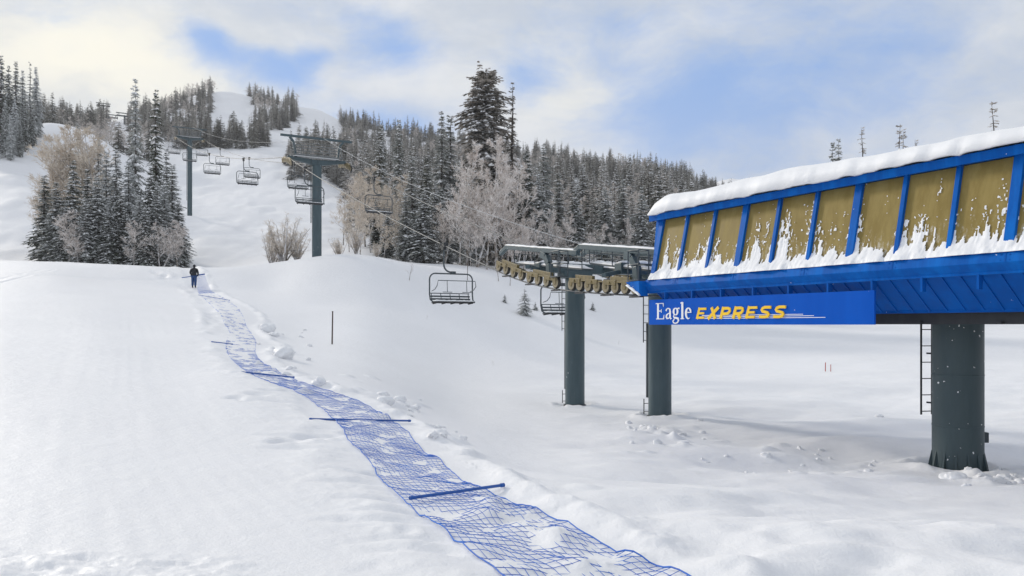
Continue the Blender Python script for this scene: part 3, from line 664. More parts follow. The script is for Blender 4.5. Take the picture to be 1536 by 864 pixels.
# --- the forest: candidates on the ground, ski runs kept open
def inpoly(x, y, P):
    c = False; n = len(P)
    for i in range(n):
        (x1, y1), (x2, y2) = P[i], P[i-1]
        if (y1 > y) != (y2 > y) and x < (x2-x1)*(y-y1)/(y2-y1)+x1: c = not c
    return c
OPEN = [[(312,208),(318,140),(335,120),(352,132),(378,148),(384,206)],
        [(400,226),(404,196),(432,196),(446,176),(446,150),(490,150),(514,192),(512,222),(486,216),(452,224),(432,240),(400,240)],
        [(160,205),(160,178),(190,178),(192,205)],
        [(573,255),(575,205),(583,205),(585,255)], [(488,215),(490,203),(497,203),(500,235)], [(861,295),(863,275),(869,275),(870,297)]]
cand = []
while len(cand) < 6800:
    D = math.sqrt(rng.uniform(118**2, 620**2)); x = rng.uniform(-120, 1330); X = (x-CX)/F*D
    if x < 275 and D < 262: continue
    if x < 160 and D < 275: continue
    if 225 <= x < 405 and D < 322: continue
    if 405 <= x < 522 and D < 232+ (522-x)*.5: continue
    if x >= 1080 and D < 220: continue
    if x > 850 and D < 126: continue
    if x < 600 and x > 522 and D < 130: continue
    cand.append((x, X, D))
cx_ = np.array([c[1] for c in cand]); cy_ = np.array([c[2] for c in cand]); cz_ = ground(cx_, cy_)
forest = []; cell = {}
for (x, X, D), z in zip(cand, cz_):
    yb = HY-F*z/D
    if any(inpoly(x, yb, P) for P in OPEN): continue
    key = (int(X/3.6), int(D/3.6))
    if key in cell: continue
    cell[key] = 1
    # broadleaf patches low on the right and scattered higher
    patch = float(fbm(np.array([X/30.]), np.array([D/30.]), 81, 3)[0])
    bare = patch > (.10 if D < 230 else .22)
    if bare: hgt = rng.uniform(7.5, 11.5)*(1 if D < 240 else .8)
    else: hgt = rng.uniform(10, 18.5)*(1.0 if D < 240 else max(.72, 1-(D-240)/450))*(.75 if rng.random() < .3 else 1)
    if x > 1040: hgt *= .8
    forest.append((hgt/D, x, X, D, z, hgt, bare))
for (x0, x1, d0, d1, n_, h0, h1) in ((297, 404, 320, 346, 34, 9.5, 14), (430, 520, 236, 292, 15, 8, 12), (232, 300, 322, 352, 16, 10, 14)):   # tree bands between the runs
    for k in range(n_):
        x = rng.uniform(x0, x1); D = rng.uniform(d0, d1); X = (x-CX)/F*D; hgt = rng.uniform(h0, h1); forest.append((hgt/D+.02, x, X, D, gz(X, D), hgt, False))
forest.sort(reverse=True)
def region(x):
    if x < 280: return 'on the hill behind the left clump'
    if x < 522: return 'on the upper mountain between the ski runs'
    if x < 720: return 'on the slope left of the biggest tree'
    if x < 860: return 'on the slope right of the biggest tree'
    return 'on the ridge left of the station roof'
nb = nc = 0; rest = []
for (q, x, X, D, z, hgt, bare) in forest:
    if (bare and nb >= 110) or (not bare and nc >= 285) or x > 1300: rest.append((X, D, z, hgt, bare)); continue
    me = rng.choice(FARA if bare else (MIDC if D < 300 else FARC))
    o = link(bpy.data.objects.new('bare_tree' if bare else 'conifer_tree', me)); o.location = (X, D, z-.3); o.rotation_euler = (0,0,rng.uniform(0, 6.28))
    s = hgt/(10 if bare else 20); w = rng.uniform(.85, 1.2)*(1 if bare else (20/hgt)**.4); o.scale = (s*w, s*w, s)
    rg = region(x)
    if bare: nb += 1; tag(o, 'rimed grey leafless tree in the forest '+rg, 'bare tree', 'leafless forest trees '+rg)
    else: nc += 1; tag(o, 'frosted conifer in the dense forest '+rg, 'conifer', 'forest conifers '+rg)
# the many smaller ones: one object, instanced on points
pc = bpy.data.collections.new('forest_kinds')
for k, m in enumerate(FARC+FARA): pc.objects.link(bpy.data.objects.new('kind_%02d' % k, m))
pm = bpy.data.meshes.new('distant_forest'); pm.from_pydata([(X, D, z-.3) for X, D, z, h, b in rest], [], [])
sv, rv, kv = [], [], []
for X, D, z, h, b in rest:
    s = h/(10 if b else 20); w = s*rng.uniform(.75, 1.5)*(1 if b else (20/h)**.4); sv += [w, w, s]; rv += [rng.gauss(0, .03), rng.gauss(0, .03), rng.uniform(0, 6.28)]
    kv.append(len(FARC)+rng.randrange(len(FARA)) if b else rng.randrange(len(FARC)))
for nm_, ty_, ky_, dt_ in (('tscale', 'FLOAT_VECTOR', 'vector', sv), ('trot', 'FLOAT_VECTOR', 'vector', rv), ('tkind', 'INT', 'value', kv)):
    pm.attributes.new(nm_, ty_, 'POINT'); pm.attributes[nm_].data.foreach_set(ky_, dt_)
fo = link(bpy.data.objects.new('distant_forest', pm))
tag(fo, 'frosted conifer forest covering the far mountain slopes and ridges', 'forest', kind='stuff')
gn = bpy.data.node_groups.new('forest', 'GeometryNodeTree')
gn.interface.new_socket('Geometry', in_out='INPUT', socket_type='NodeSocketGeometry'); gn.interface.new_socket('Geometry', in_out='OUTPUT', socket_type='NodeSocketGeometry')
N = gn.nodes; gi = N.new('NodeGroupInput'); go = N.new('NodeGroupOutput'); ci = N.new('GeometryNodeCollectionInfo'); ip = N.new('GeometryNodeInstanceOnPoints')
ci.inputs['Collection'].default_value = pc; ci.inputs['Separate Children'].default_value = True; ci.inputs['Reset Children'].default_value = True
def nattr(nm, ty):
    q = N.new('GeometryNodeInputNamedAttribute'); q.data_type = ty; q.inputs['Name'].default_value = nm; return q.outputs['Attribute']
L_ = gn.links.new
L_(gi.outputs[0], ip.inputs['Points']); L_(ci.outputs[0], ip.inputs['Instance']); ip.inputs['Pick Instance'].default_value = True
L_(nattr('tkind', 'INT'), ip.inputs['Instance Index']); L_(nattr('trot', 'FLOAT_VECTOR'), ip.inputs['Rotation']); L_(nattr('tscale', 'FLOAT_VECTOR'), ip.inputs['Scale'])
L_(ip.outputs[0], go.inputs[0])
fo.modifiers.new('forest', 'NODES').node_group = gn

# ------------------------------------------------------------------ the lift line
E = Vector((-.4744, .8803, 0)); NN = Vector((.8803, .4744, 0)); UP = Vector((0,0,1)); DC = 18.1
def L(s, d, z): return NN*d + E*s + UP*z
NEAR_D, FAR_D = 15.5, 20.7
def column(name, root, s, d, z0, z1, r, m, n=32):
    mb = MB(); mb.cyl(L(s, d, z0), L(s, d, z1), r, r, n); return mb.build(name, m, root, autos=40)
def ladder(root, s, d, z0, z1, m, w=.34, step=.33, out=None, hoops=False):
    mb = MB(); out = out or NN
    c = lambda z, k: L(s, d, z)+out*(k*w/2)
    for k in (-1, 1): mb.bar(c(z0, k), c(z1, k), .045, .03)
    z = z0+.08
    while z < z1: mb.tube([c(z, -1), c(z, 1)], .013, 6); z += step
    # brackets back to the column
    return mb.build('ladder', m, root)

def sheave_train(root, pts, d, name='sheave_train', nw=8, rad=.22):
    """pts: polyline (s,z) of the wheel axles; wheels sit on top of the rope and press it down"""
    asm = MB(); cum = [0]
    for a, b in zip(pts, pts[1:]): cum.append(cum[-1]+math.hypot(b[0]-a[0], b[1]-a[1]))
    def P(q):
        x = q*cum[-1]; i = 0
        while i < len(cum)-2 and x > cum[i+1]: i += 1
        t = (x-cum[i])/(cum[i+1]-cum[i]); return (pts[i][0]+(pts[i+1][0]-pts[i][0])*t, pts[i][1]+(pts[i+1][1]-pts[i][1])*t)
    ax = [P((k+.5)/nw) for k in range(nw)]
    for k in range(0, nw, 2):     # rocker beams in pairs
        a, b = ax[k], ax[min(k+1, nw-1)]
        for dd in (-.10, .10):
            pa, pb = L(a[0], d+dd, a[1]+.07), L(b[0], d+dd, b[1]+.07); v = (pb-pa)
            asm.bar(pa-v*.16+UP*.07, pb+v*.16+UP*.07, .02, .17)
        asm.tube([L((a[0]+b[0])/2, d-.14, (a[1]+b[1])/2+.13), L((a[0]+b[0])/2, d+.14, (a[1]+b[1])/2+.13)], .045, 8)
    for k in range(0, nw-2, 4):   # upper equaliser beams
        a, b = ax[k], ax[min(k+3, nw-1)]
        asm.bar(L((ax[k][0]+ax[k+1][0])/2, d, (a[1]+ax[k+1][1])/2+.27), L((ax[k+2][0]+b[0])/2, d, (ax[k+2][1]+b[1])/2+.26), .12, .16)
    for a, b in zip(ax, ax[1:]): asm.bar(L(a[0], d, a[1]+.16), L(b[0], d, b[1]+.16), .18, .05)   # continuous carrier
    o = asm.build(name, M['gold'], root, bevel=.008)
    for (s_, z_) in ax:
        w = MB(); c = L(s_, d, z_)
        w.lathe(c, NN, [(-.06,rad*.5),(-.06,rad),(-.025,rad*1.03),(.025,rad*1.03),(.06,rad),(.06,rad*.5)], 22, 0)
        for sg in (-1, 1):
            w.lathe(c+NN*sg*.062, NN*sg, [(0,rad*.93),(.014,rad*.90),(.016,rad*.34)], 20, 1)
            w.lathe(c+NN*sg*.07, NN*sg, [(0,rad*.42),(.03,rad*.36)], 12, 3)
        w.build('sheave', [M['rubber'], M['wheel'], M['dark'], M['gold']], o, autos=40)
    # rope catchers below
    ct = MB()
    for k in range(1, nw, 3):
        a = ax[k]; ct.bar(L(a[0]-.28, d, a[1]-rad-.07), L(a[0]+.28, d, a[1]-rad-.07), .16, .05)
    ct.build('rope_catcher', M['dark'], o)
    return o

# rope heights along the line
S1, S2, S3 = 70.4, 169.5, 470.0
def seg(s, s0, z0, s1, z1, sag):
    t = (s-s0)/(s1-s0); return z0+(z1-z0)*t-4*sag*t*(1-t)
def rope_z(s):
    if s < 20.2: return .92+.0*(s)
    if s < 24.6: return .92+(s-20.2)/4.4*.30 if s < 22.4 else 1.07+(s-22.4)/2.2*.19
    if s < 30.3:
        t = (s-24.6)/5.7; return 1.26+ .10*5.7*t+ .5*5.7*.19*t*t
    z30 = 1.26+.57+.5*5.7*.19
    if s < S1: return seg(s, 30.3, z30, S1, 14.75, .35)
    if s < S2: return seg(s, S1, 14.75, S2, 37.3, 1.6)
    return seg(s, S2, 37.3, S3, 112, 9)
sv_ = list(np.linspace(19.3, 30, 30))+list(np.linspace(31, S2, 90))+list(np.linspace(S2+4, S3, 60))
for d, lab in ((NEAR_D, 'steel haul rope on the near side of the lift, carrying the close chair'), (FAR_D, 'steel haul rope on the far side of the lift, behind the columns')):
    inn = lambda s: (1 if d < DC else -1)*1.5*max(0., (21.5-s)/2.2)**1.3 if s < 21.5 else 0.
    mb = MB(); mb.tube([L(s, d+inn(s), rope_z(s)) for s in sv_], .030, 7)
    tag(mb.build('haul_rope', M['rope'], smooth=True), lab, 'haul rope', 'haul ropes of the chairlift')
mb = MB(); cz = lambda s: (seg(s, 27.2, 3.15, S1, 16.75, .7) if s < S1 else seg(s, S1, 16.75, S2, 39.6, 1.4))
mb.tube([L(s, DC+.6, cz(s)) for s in np.linspace(27.2, S2, 90)], .016, 6)
tag(mb.build('communication_cable', M['ropefrost'], smooth=True), 'thin frosted cable strung along the tower tops above the haul ropes', 'cable')

# ---- two columns with sheave trains at the station
def station_tower(s, zt, pts, label, gz0, capsnow=True):
    root = empty('lift_tower', L(s, DC, gz0), label, 'lift tower', 'sheave columns in front of the station')
    root_inv = Matrix.Translation(-root.location)
    kids = []
    kids.append(column('column', None, s, DC, gz0-.5, zt-.42, .41, M['steel']))
    mb = MB(); mb.lathe(L(s, DC, gz0-.3), UP, [(0,.50),(.42,.48),(.46,.41)], 28); kids.append(mb.build('base_collar', M['dark'], autos=40))
    mb = MB(); mb.bar(L(s, NEAR_D+.75, zt), L(s, FAR_D-.75, zt), .42, .40); mb.bar(L(s, DC-.7, zt-.26), L(s, DC+.7, zt-.26), .6, .30)
    kids.append(mb.build('crossarm', M['steel'], bevel=.03))
    mb = MB(); snow_strip(mb, L(s, NEAR_D+.8, zt+.20), L(s, FAR_D-.8, zt+.20), .38, .10); kids.append(mb.build('snow_cap', M['snowcap'], smooth=True))
    for d, sg in ((NEAR_D, 1), (FAR_D, -1)):
        t = sheave_train(None, pts, d); kids.append(t)
        mid_ = pts[len(pts)//2]
        hb_ = MB(); hb_.bar(L(s, d+sg*.9, zt-.1), L(mid_[0], d+sg*.05, mid_[1]+.38), .14, .2, E); kids.append(hb_.build('hanger_bracket', M['steel']))
        # lifting beam above the train with a curved bracket down to the crossarm
        dd = d+sg*.55; sa, sb = pts[0][0]+.5, pts[-1][0]-.3; za, zb = pts[0][1]+.92, pts[-1][1]+1.12
        za = zb + (sa-sb)*.115
        am = MB(); am.bar(L(sa-.45, dd, za), L(sb, dd, zb), .18, .19); am.bar(L(sa-.46, dd, za+.005), L(sa+.12, dd, za-.24), .175, .18)
        sl_ = s-1.35; zl = zb+(sl_-sb)/(sa-sb)*(za-zb); leg = [L(sl_+.62, dd, zl+.05-.12), L(sl_+.25, dd, zl-.2), L(sl_+.03, dd, zl-.5), L(sl_-.06, dd, zl-1.25)]
        for a, b in zip(leg, leg[1:]): am.bar(a, b, .205, .26, E)
        kids.append(am.build('lifting_beam', M['steel'], bevel=.02))
        sn = MB(); snow_strip(sn, L(sa-.4, dd, za+.093), L(sb, dd, zb+.093), .18, .055); kids.append(sn.build('snow_cap', M['snowcap'], smooth=True))
        cw = MB()   # catwalk with handrails between beam and train
        f0, f1 = L(sa-.7, dd+sg*.5, zt+.02+.28), L(sb+.1, dd+sg*.5, zt-.28)
        cw.bar(f0, f1, .5, .05)
        for k in range(4):
            p = f0.lerp(f1, k/3)
            for o_ in (-.27, .27): cw.tube([p+NN*o_, p+NN*o_+UP*.78], .02, 6)
        for o_ in (-.27, .27):
            for hgt in (.42, .78): cw.tube([f0+NN*o_+UP*hgt, f1+NN*o_+UP*hgt], .018, 6)
        kids.append(cw.build('catwalk', M['steel_far']))
        sn = MB(); snow_strip(sn, f0+UP*.03, f1+UP*.03, .46, .10); kids.append(sn.build('snow_cap', M['snowcap'], smooth=True))
        # small basket at the station-side end of the train
        bk = MB(); q = L(pts[-1][0]+.5, d-.15, pts[-1][1]+.25)
        for a in (0, .55):
            for b in (0, .4): bk.tube([q+E*-a+NN*b, q+E*-a+NN*b+UP*.95], .022, 6)
        for hgt in (.5, .95): bk.tube([q+UP*hgt, q-E*.55+UP*hgt, q-E*.55+NN*.4+UP*hgt, q+NN*.4+UP*hgt], .02, 6, closed=True)
        bk.obox(q-E*.27+NN*.2, E*.3, NN*.22, UP*.02)
        kids.append(bk.build('service_basket', M['steel_far']))
    kids.append(ladder(None, s+.60, DC-.10, zt-2.6, zt+.2, M['dark'], .3, .32, (NN*.9-E*.2).normalized())); kids.append(ladder(None, s+.60, DC-.10, gz0+.15, gz0+.7, M['dark'], .26, .3, (NN*.9-E*.2).normalized()))
    mb = MB(); mb.tube([L(s+.56, DC-.06, gz0+.75), L(s+.56, DC-.06, zt-1.9)], .10, 12); kids.append(mb.build('conduit', M['steel_far'], smooth=True))
    for k in kids:
        k.parent = root; k.matrix_parent_inverse = root_inv
    return root
def snow_strip(mb, p0, p1, w, h, n=26):
    p0, p1 = Vector(p0), Vector(p1); v = p1-p0; sd = v.cross(UP).normalized(); rows = []
    for i in range(n+1):
        t = i/n; c = p0.lerp(p1, t); e = min(1, min(t, 1-t)*14+.25); hh = h*e*(.75+.5*rng.random()); ww = w/2*(.92+.14*rng.random())
        rows.append([c-sd*ww, c-sd*ww*.92+UP*hh*.6, c-sd*ww*.5+UP*hh*.95, c+UP*hh, c+sd*ww*.5+UP*hh*.95, c+sd*ww*.92+UP*hh*.6, c+sd*ww])
    vs = [q for r_ in rows for q in r_]; fs = []
    for i in range(n):
        for j in range(6): fs.append((i*7+j, i*7+j+1, (i+1)*7+j+1, (i+1)*7+j))
    fs.append(tuple(range(6, -1, -1))); fs.append(tuple(n*7+j for j in range(7)))
    mb.add(vs, fs)
train1 = [(s, rope_z(s)+.25) for s in np.linspace(30.2, 24.9, 9)]
train2 = [(s, rope_z(s)+.25) for s in np.linspace(24.4, 20.1, 9)]
p = L(28.0, DC, 0); station_tower(28.0, 2.35, train1, 'farther green grey lift column with descending sheave wheels, left of the sign', gz(p.x, p.y))
p = L(22.4, DC, 0); station_tower(22.4, 1.95, train2, 'nearer green grey lift column with sheave wheels, under the left end of the sign', gz(p.x, p.y))

# ---- line towers up the hill
def line_tower(s, ztop, r, label, gauge=2.6, coarse=False):
    b = L(s, DC, 0); g0 = gz(b.x, b.y)
    root = empty('lift_tower', L(s, DC, g0), label, 'lift tower', 'line towers up the mountain'); inv = Matrix.Translation(-root.location); kids = []
    kids.append(column('column', None, s, DC, g0-.8, ztop-.55, r, M['steel']))
    mb = MB()
    for sg in (-1, 1):   # tapered arm
        a0, a1 = L(s, DC, ztop-.35), L(s, DC+sg*gauge, ztop)
        for (c, h, w) in ((a0, .34, .28),): pass
        mb.hexa([a0-E*.26-UP*.24, a1-E*.16-UP*.10, a1+E*.16-UP*.10, a0+E*.26-UP*.24, a0-E*.26+UP*.28, a1-E*.16+UP*.12, a1+E*.16+UP*.12, a0+E*.26+UP*.28])
    kids.append(mb.build('crossarm', M['steel'], bevel=.03))
    mb = MB(); snow_strip(mb, L(s, DC-gauge*.8, ztop+.12), L(s, DC+gauge*.8, ztop+.12), .4, .12); kids.append(mb.build('snow_cap', M['snowcap'], smooth=True))
    mb = MB(); zt = ztop+1.9
    mb.bar(L(s, DC-gauge-.6, zt), L(s, DC+gauge+.6, zt), .18, .19)
    for sg in (-1, 1):
        leg = [L(s, DC+sg*(gauge-.2), zt-.1), L(s, DC+sg*(gauge-.55), zt-.5), L(s, DC+sg*(gauge-.75), zt-1.9)]
        for a, b_ in zip(leg, leg[1:]): mb.bar(a, b_, .18, .2, E)
    kids.append(mb.build('lifting_beam', M['steel'], bevel=.02))
    if not coarse:
        mb = MB()
        for hgt in (.55, .8, 1.05, 1.3):
            for so in (-.45, .45): mb.tube([L(s+so, DC-gauge+.5, ztop+hgt), L(s+so, DC+gauge-.5, ztop+hgt)], .022, 5)
        for k in range(6):
            dd = DC-gauge+.5+(2*gauge-1)*k/5
            for so in (-.45, .45): mb.tube([L(s+so, dd, ztop+.2), L(s+so, dd, ztop+1.3)], .022, 5)
        mb.bar(L(s-.45, DC-gauge+.4, ztop+.22), L(s-.45, DC+gauge-.4, ztop+.22), .4, .05); mb.bar(L(s+.45, DC-gauge+.4, ztop+.22), L(s+.45, DC+gauge-.4, ztop+.22), .4, .05)
        kids.append(mb.build('catwalk', M['galv']))
        kids.append(ladder(None, s-.1, DC-r-.12, g0+3, ztop, M['steel_far'], .34, .4, E))
    for d in (DC-gauge, DC+gauge):
        pts = [(s+2.0-.5*k, rope_z(s+2.0-.5*k)-.28) for k in range(9)]
        kids.append(sheave_train(None, pts, d, nw=8))
        hb_ = MB(); hb_.bar(L(s, d+(.25 if d < DC else -.25), ztop), L(s, d, rope_z(s)-.1), .2, .16, E); kids.append(hb_.build('hanger_bracket', M['steel']))
    for k in kids:
        k.parent = root; k.matrix_parent_inverse = inv
    return root
line_tower(S1, 14.75, .42, 'thick green grey lift tower on the snow crest, first up the hill with railed top')
line_tower(S2, 37.4, .46, 'tall slim lift tower on the open run right of the left clump')
def small_tower(x, D, ybase, ytop, label):
    X = (x-CX)/F*D; g0 = gz(X, D); zt = (HY-ytop)/F*D
    root = empty('lift_tower', (X, D, g0), label, 'lift tower', 'line towers up the mountain'); inv = Matrix.Translation(-root.location); kids = []
    c = Vector((X, D, 0))
    mb = MB(); mb.cyl(c+UP*(g0-1), c+UP*(zt-1), .5, .45, 16); kids.append(mb.build('column', M['steel_far'], smooth=True))
    mb = MB(); mb.bar(c-NN*3.4+UP*(zt-1.4), c+NN*3.4+UP*(zt-1.4), .6, .6); kids.append(mb.build('crossarm', M['steel_far']))
    mb = MB(); mb.bar(c-NN*3.9+UP*(zt), c+NN*3.9+UP*zt, .4, .4)
    for sg in (-1, 1): mb.bar(c+NN*sg*2.6+UP*zt, c+NN*sg*2.6+UP*(zt-1.4), .3, .3, E)
    kids.append(mb.build('lifting_beam', M['steel_far']))
    mb = MB()
    for sg in (-1, 1): mb.bar(c+NN*sg*3.4-E*2.5+UP*(zt-1.5), c+NN*sg*3.4+E*2.5+UP*(zt-1.2), .3, .5)
    kids.append(mb.build('sheave_train', M['dark']))
    for k in kids: k.parent = root; k.matrix_parent_inverse = inv
for a in [(187,395,205,170,'rightmost of three small distant lift towers above the left clump'),(165,400,195,172,'middle one of three small distant lift towers above the left clump'),(155,470,180,155,'tiny farthest lift tower on the hill skyline above the left clump')]: small_tower(*a)

# ---- chairs
def make_chair():
    """origin at the rope grip; local x = across the seat, y = travel direction"""
    root = empty('lift_chair', (0,0,0), 'x', 'lift chair', 'quad chairs hanging from the lift')
    def P(x, y, z): return Vector((x, y, z))
    mb = MB(); mb.obox(P(0,0,.02), P(.07,0,0), P(0,.28,0), P(0,0,.09)); mb.obox(P(.02,0,-.10), P(.09,0,0), P(0,.14,0), P(0,0,.10)); mb.tube([P(-.1,.2,.1),P(.16,.2,.1)], .06, 10); mb.tube([P(-.1,-.2,.1),P(.16,-.2,.1)], .06, 10)
    mb.build('grip', M['dark'], root, bevel=.01)
    mb = MB(); pts = [P(.02,0,-.1), P(.02,0,-.9)] + [P(.02+.38*(1-math.cos(a)), 0, -.9-.38*math.sin(a)) for a in np.linspace(.1, math.pi/2, 8)] + [P(.55,0,-1.29)]
    mb.tube(pts, .042, 10); mb.obox(P(.52,0,-1.30), P(.13,0,0), P(0,.06,0), P(0,0,.065)); mb.build('hanger', M['steel_far'], root, smooth=False, autos=50)
    W, cxx = 1.16, .42; zt_, zb_ = -1.36, -2.78; rc = .30
    mb = MB(); out = [P(cxx-W+.05, -.35, zb_), P(cxx-W+.01, -.08, zb_+.12), P(cxx-W, 0, zb_+.4)]
    out += [P(cxx-W+rc-rc*math.cos(a), 0, zt_-rc+rc*math.sin(a)) for a in np.linspace(0, math.pi/2, 8)]
    out += [P(cxx+W-rc+rc*math.sin(a), 0, zt_-rc+rc*math.cos(a)) for a in np.linspace(0, math.pi/2, 8)]
    out += [P(cxx+W, 0, zb_+.4), P(cxx+W-.01, -.08, zb_+.12), P(cxx+W-.05, -.35, zb_)]
    mb.tube(out, .036, 10); mb.build('bail', M['steel_far'], root, smooth=True)
    mb = MB(); w = W-.1
    for k in range(5):
        mb.obox(P(cxx, -.48+.115*k, zb_+.02-.012*k), P(w,0,0), P(0,.05,0), P(0,0,.022))
    for k in range(5): mb.bar(P(cxx-w+.1+k*(2*w-.2)/4, -.5, zb_-.03), P(cxx-w+.1+k*(2*w-.2)/4, .06, zb_-.07), .05, .06)
    mb.build('seat', M['dark'], root, bevel=.01)
    mb = MB()
    for k, zz in enumerate((.16, .30, .45)): mb.obox(P(cxx, .06+.05*k, zb_+zz), P(w,0,0), P(0,.018,0), P(0,0,(.045,.04,.022)[k]))
    for k in range(5): mb.bar(P(cxx-w+.06+k*(2*w-.12)/4, .03, zb_-.02), P(cxx-w+.06+k*(2*w-.12)/4, .18, zb_+.46), .035, .02)
    mb.build('backrest', M['steel_far'], root)
    mb = MB(); a = W-.12   # safety bar, raised half way in front, with foot rests
    loop = [P(cxx-a, .0, zb_+.55), P(cxx-a, -.40, zb_+.62), P(cxx-a, -.66, zb_+.78), P(cxx-a+.05, -.68, zb_+1.04), P(cxx+a-.05, -.68, zb_+1.04), P(cxx+a, -.66, zb_+.78), P(cxx+a, -.40, zb_+.62), P(cxx+a, .0, zb_+.55)]
    mb.tube(loop, .020, 8); 
    for x in (cxx-a*.5, cxx+a*.5): mb.tube([P(x, -.68, zb_+1.04), P(x, -.72, zb_+.5)], .016, 6); mb.tube([P(x-.25, -.74, zb_+.48), P(x+.25, -.74, zb_+.48)], .018, 6)
    mb.build('safety_bar', M['steel_far'], root, smooth=True)
    mb = MB(); snow_strip(mb, P(cxx-w, -.25, zb_+.04), P(cxx+w, -.25, zb_+.04), .42, .07); mb.build('seat_snow', M['snowcap'], root, smooth=True)
    return root
proto = make_chair(); first = True
rz = math.atan2(NN.y, NN.x)
names = {
 (0,0): 'close empty quad chair hanging in front of the forest edge, fully in view', (1,0): 'empty quad chair partly hidden behind the farther lift column',
 (0,1): 'empty quad chair hanging right behind the first tower, lower of the two there', (1,1): 'empty quad chair against the tan thicket between first tower and forest',
 (0,2): 'larger lower chair of the overlapping pair left of the first tower', (1,2): 'empty quad chair beside the top of the first tower, upper of the two there',
 (0,3): 'chair hanging alone over the run between the two towers', (1,3): 'smaller upper chair of the overlapping pair left of the first tower',
 (0,4): 'small chair passing just before the second tower', (1,4): 'small chair on the far rope just right of the second tower',
 (0,5): 'small chair above the clump left of the second tower', (1,5): 'small chair just past the second tower on the far rope'}
for side, d, s0 in ((0, NEAR_D, 35.9), (1, FAR_D, 34.0)):
    for k in range(6):
        s = s0+28.3*k
        o = proto if first else copy_tree(proto); first = False
        o.location = L(s, d, rope_z(s)-.05); o.rotation_euler = (0, 0, rz); o['label'] = names[(side, k)]

# ------------------------------------------------------------------ the station
SE, SB = 19.67, -3.0           # uphill end and lower end along the line
DW0, ZW0, DW1, ZW1 = 15.60, 1.42, 16.02, 3.30
st = empty('lift_station', L(11.4, DC, -3.34), 'blue chairlift station housing with olive windows and thick snow on the roof', 'lift station')
sinv = Matrix.Translation(-st.location)
def part(mb, name, m, **kw):
    o = mb.build(name, m, **kw); o.parent = st; o.matrix_parent_inverse = sinv; return o
def prism(mb, prof, s0, s1, mi=0):      # closed profile of (d,z) swept along the line
    n = len(prof); vs = [L(s0, d, z) for d, z in prof]+[L(s1, d, z) for d, z in prof]
    fs = [(i, (i+1) % n, n+(i+1) % n, n+i) for i in range(n)]+[tuple(range(n-1, -1, -1)), tuple(range(n, 2*n))]
    mb.add(vs, fs, mi)
mir = lambda d: 2*DC-d
def side(fn):
    fn(lambda d: d, 1); fn(mir, -1)
# fascia
mb = MB()
for m_ in (lambda d: d, mir):
    prism(mb, [(m_(15.56),1.40),(m_(15.50),1.385),(m_(15.46),1.20),(m_(15.62),1.03),(m_(15.72),1.03),(m_(15.72),1.40)], SB, SE+.25)
    prism(mb, [(m_(15.60),1.05),(m_(15.60),.985),(m_(15.68),.985),(m_(15.68),1.05)], SB, SE+.24)
part(mb, 'fascia', M['blue'], bevel=.012)
mb = MB()
for k in range(9):
    s = SE-1.205*(2*k+.5)-.6
    for m_ in (lambda d: d, mir):
        mb.hexa([L(s, m_(15.455), 1.21), L(s-.03, m_(15.455), 1.21), L(s-.03, m_(15.48), 1.21), L(s, m_(15.48), 1.21), L(s, m_(15.493), 1.38), L(s-.03, m_(15.493), 1.38), L(s-.03, m_(15.52), 1.38), L(s, m_(15.52), 1.38)])
        for dz in (1.24, 1.34):
            for ds in (.07, -.10): mb.lathe(L(s+ds, m_(15.465+(dz-1.2)*.2), dz), NN*(-1 if m_(15.) < DC else 1), [(0,.016),(.012,.014)], 8)
part(mb, 'panel_seam', M['blue_dark'])
# ribbed skirt panels below
for m_ in (lambda d: d, mir):
    mb = MB(); prism(mb, [(m_(15.74),1.02),(m_(16.62),.29),(m_(16.66),.32),(m_(15.78),1.06)], SB, SE)
    s = SE-.05
    while s > SB:
        mb.hexa([L(s, m_(15.72), 1.0), L(s-.045, m_(15.72), 1.0), L(s-.045, m_(16.60), .275), L(s, m_(16.60), .275), L(s, m_(15.76), 1.05), L(s-.045, m_(15.76), 1.05), L(s-.045, m_(16.64), .325), L(s, m_(16.64), .325)]); s -= .405
    prism(mb, [(m_(16.58),.26),(m_(16.72),.26),(m_(16.72),.33),(m_(16.58),.33)], SB, SE)
    part(mb, 'skirt_panel', M['blue_dark'])
# gussets
mb = MB()
for k in range(19):
    s = SE-.6-1.205*k
    for m_ in (lambda d: d, mir):
        mb.hexa([L(s, m_(15.58), .70), L(s-.05, m_(15.58), .70), L(s-.05, m_(15.70), .70), L(s, m_(15.70), .70), L(s, m_(15.58), 1.0), L(s-.05, m_(15.58), 1.0), L(s-.05, m_(15.74), 1.0), L(s, m_(15.74), 1.0)])
part(mb, 'sign_bracket', M['blue_dark'])
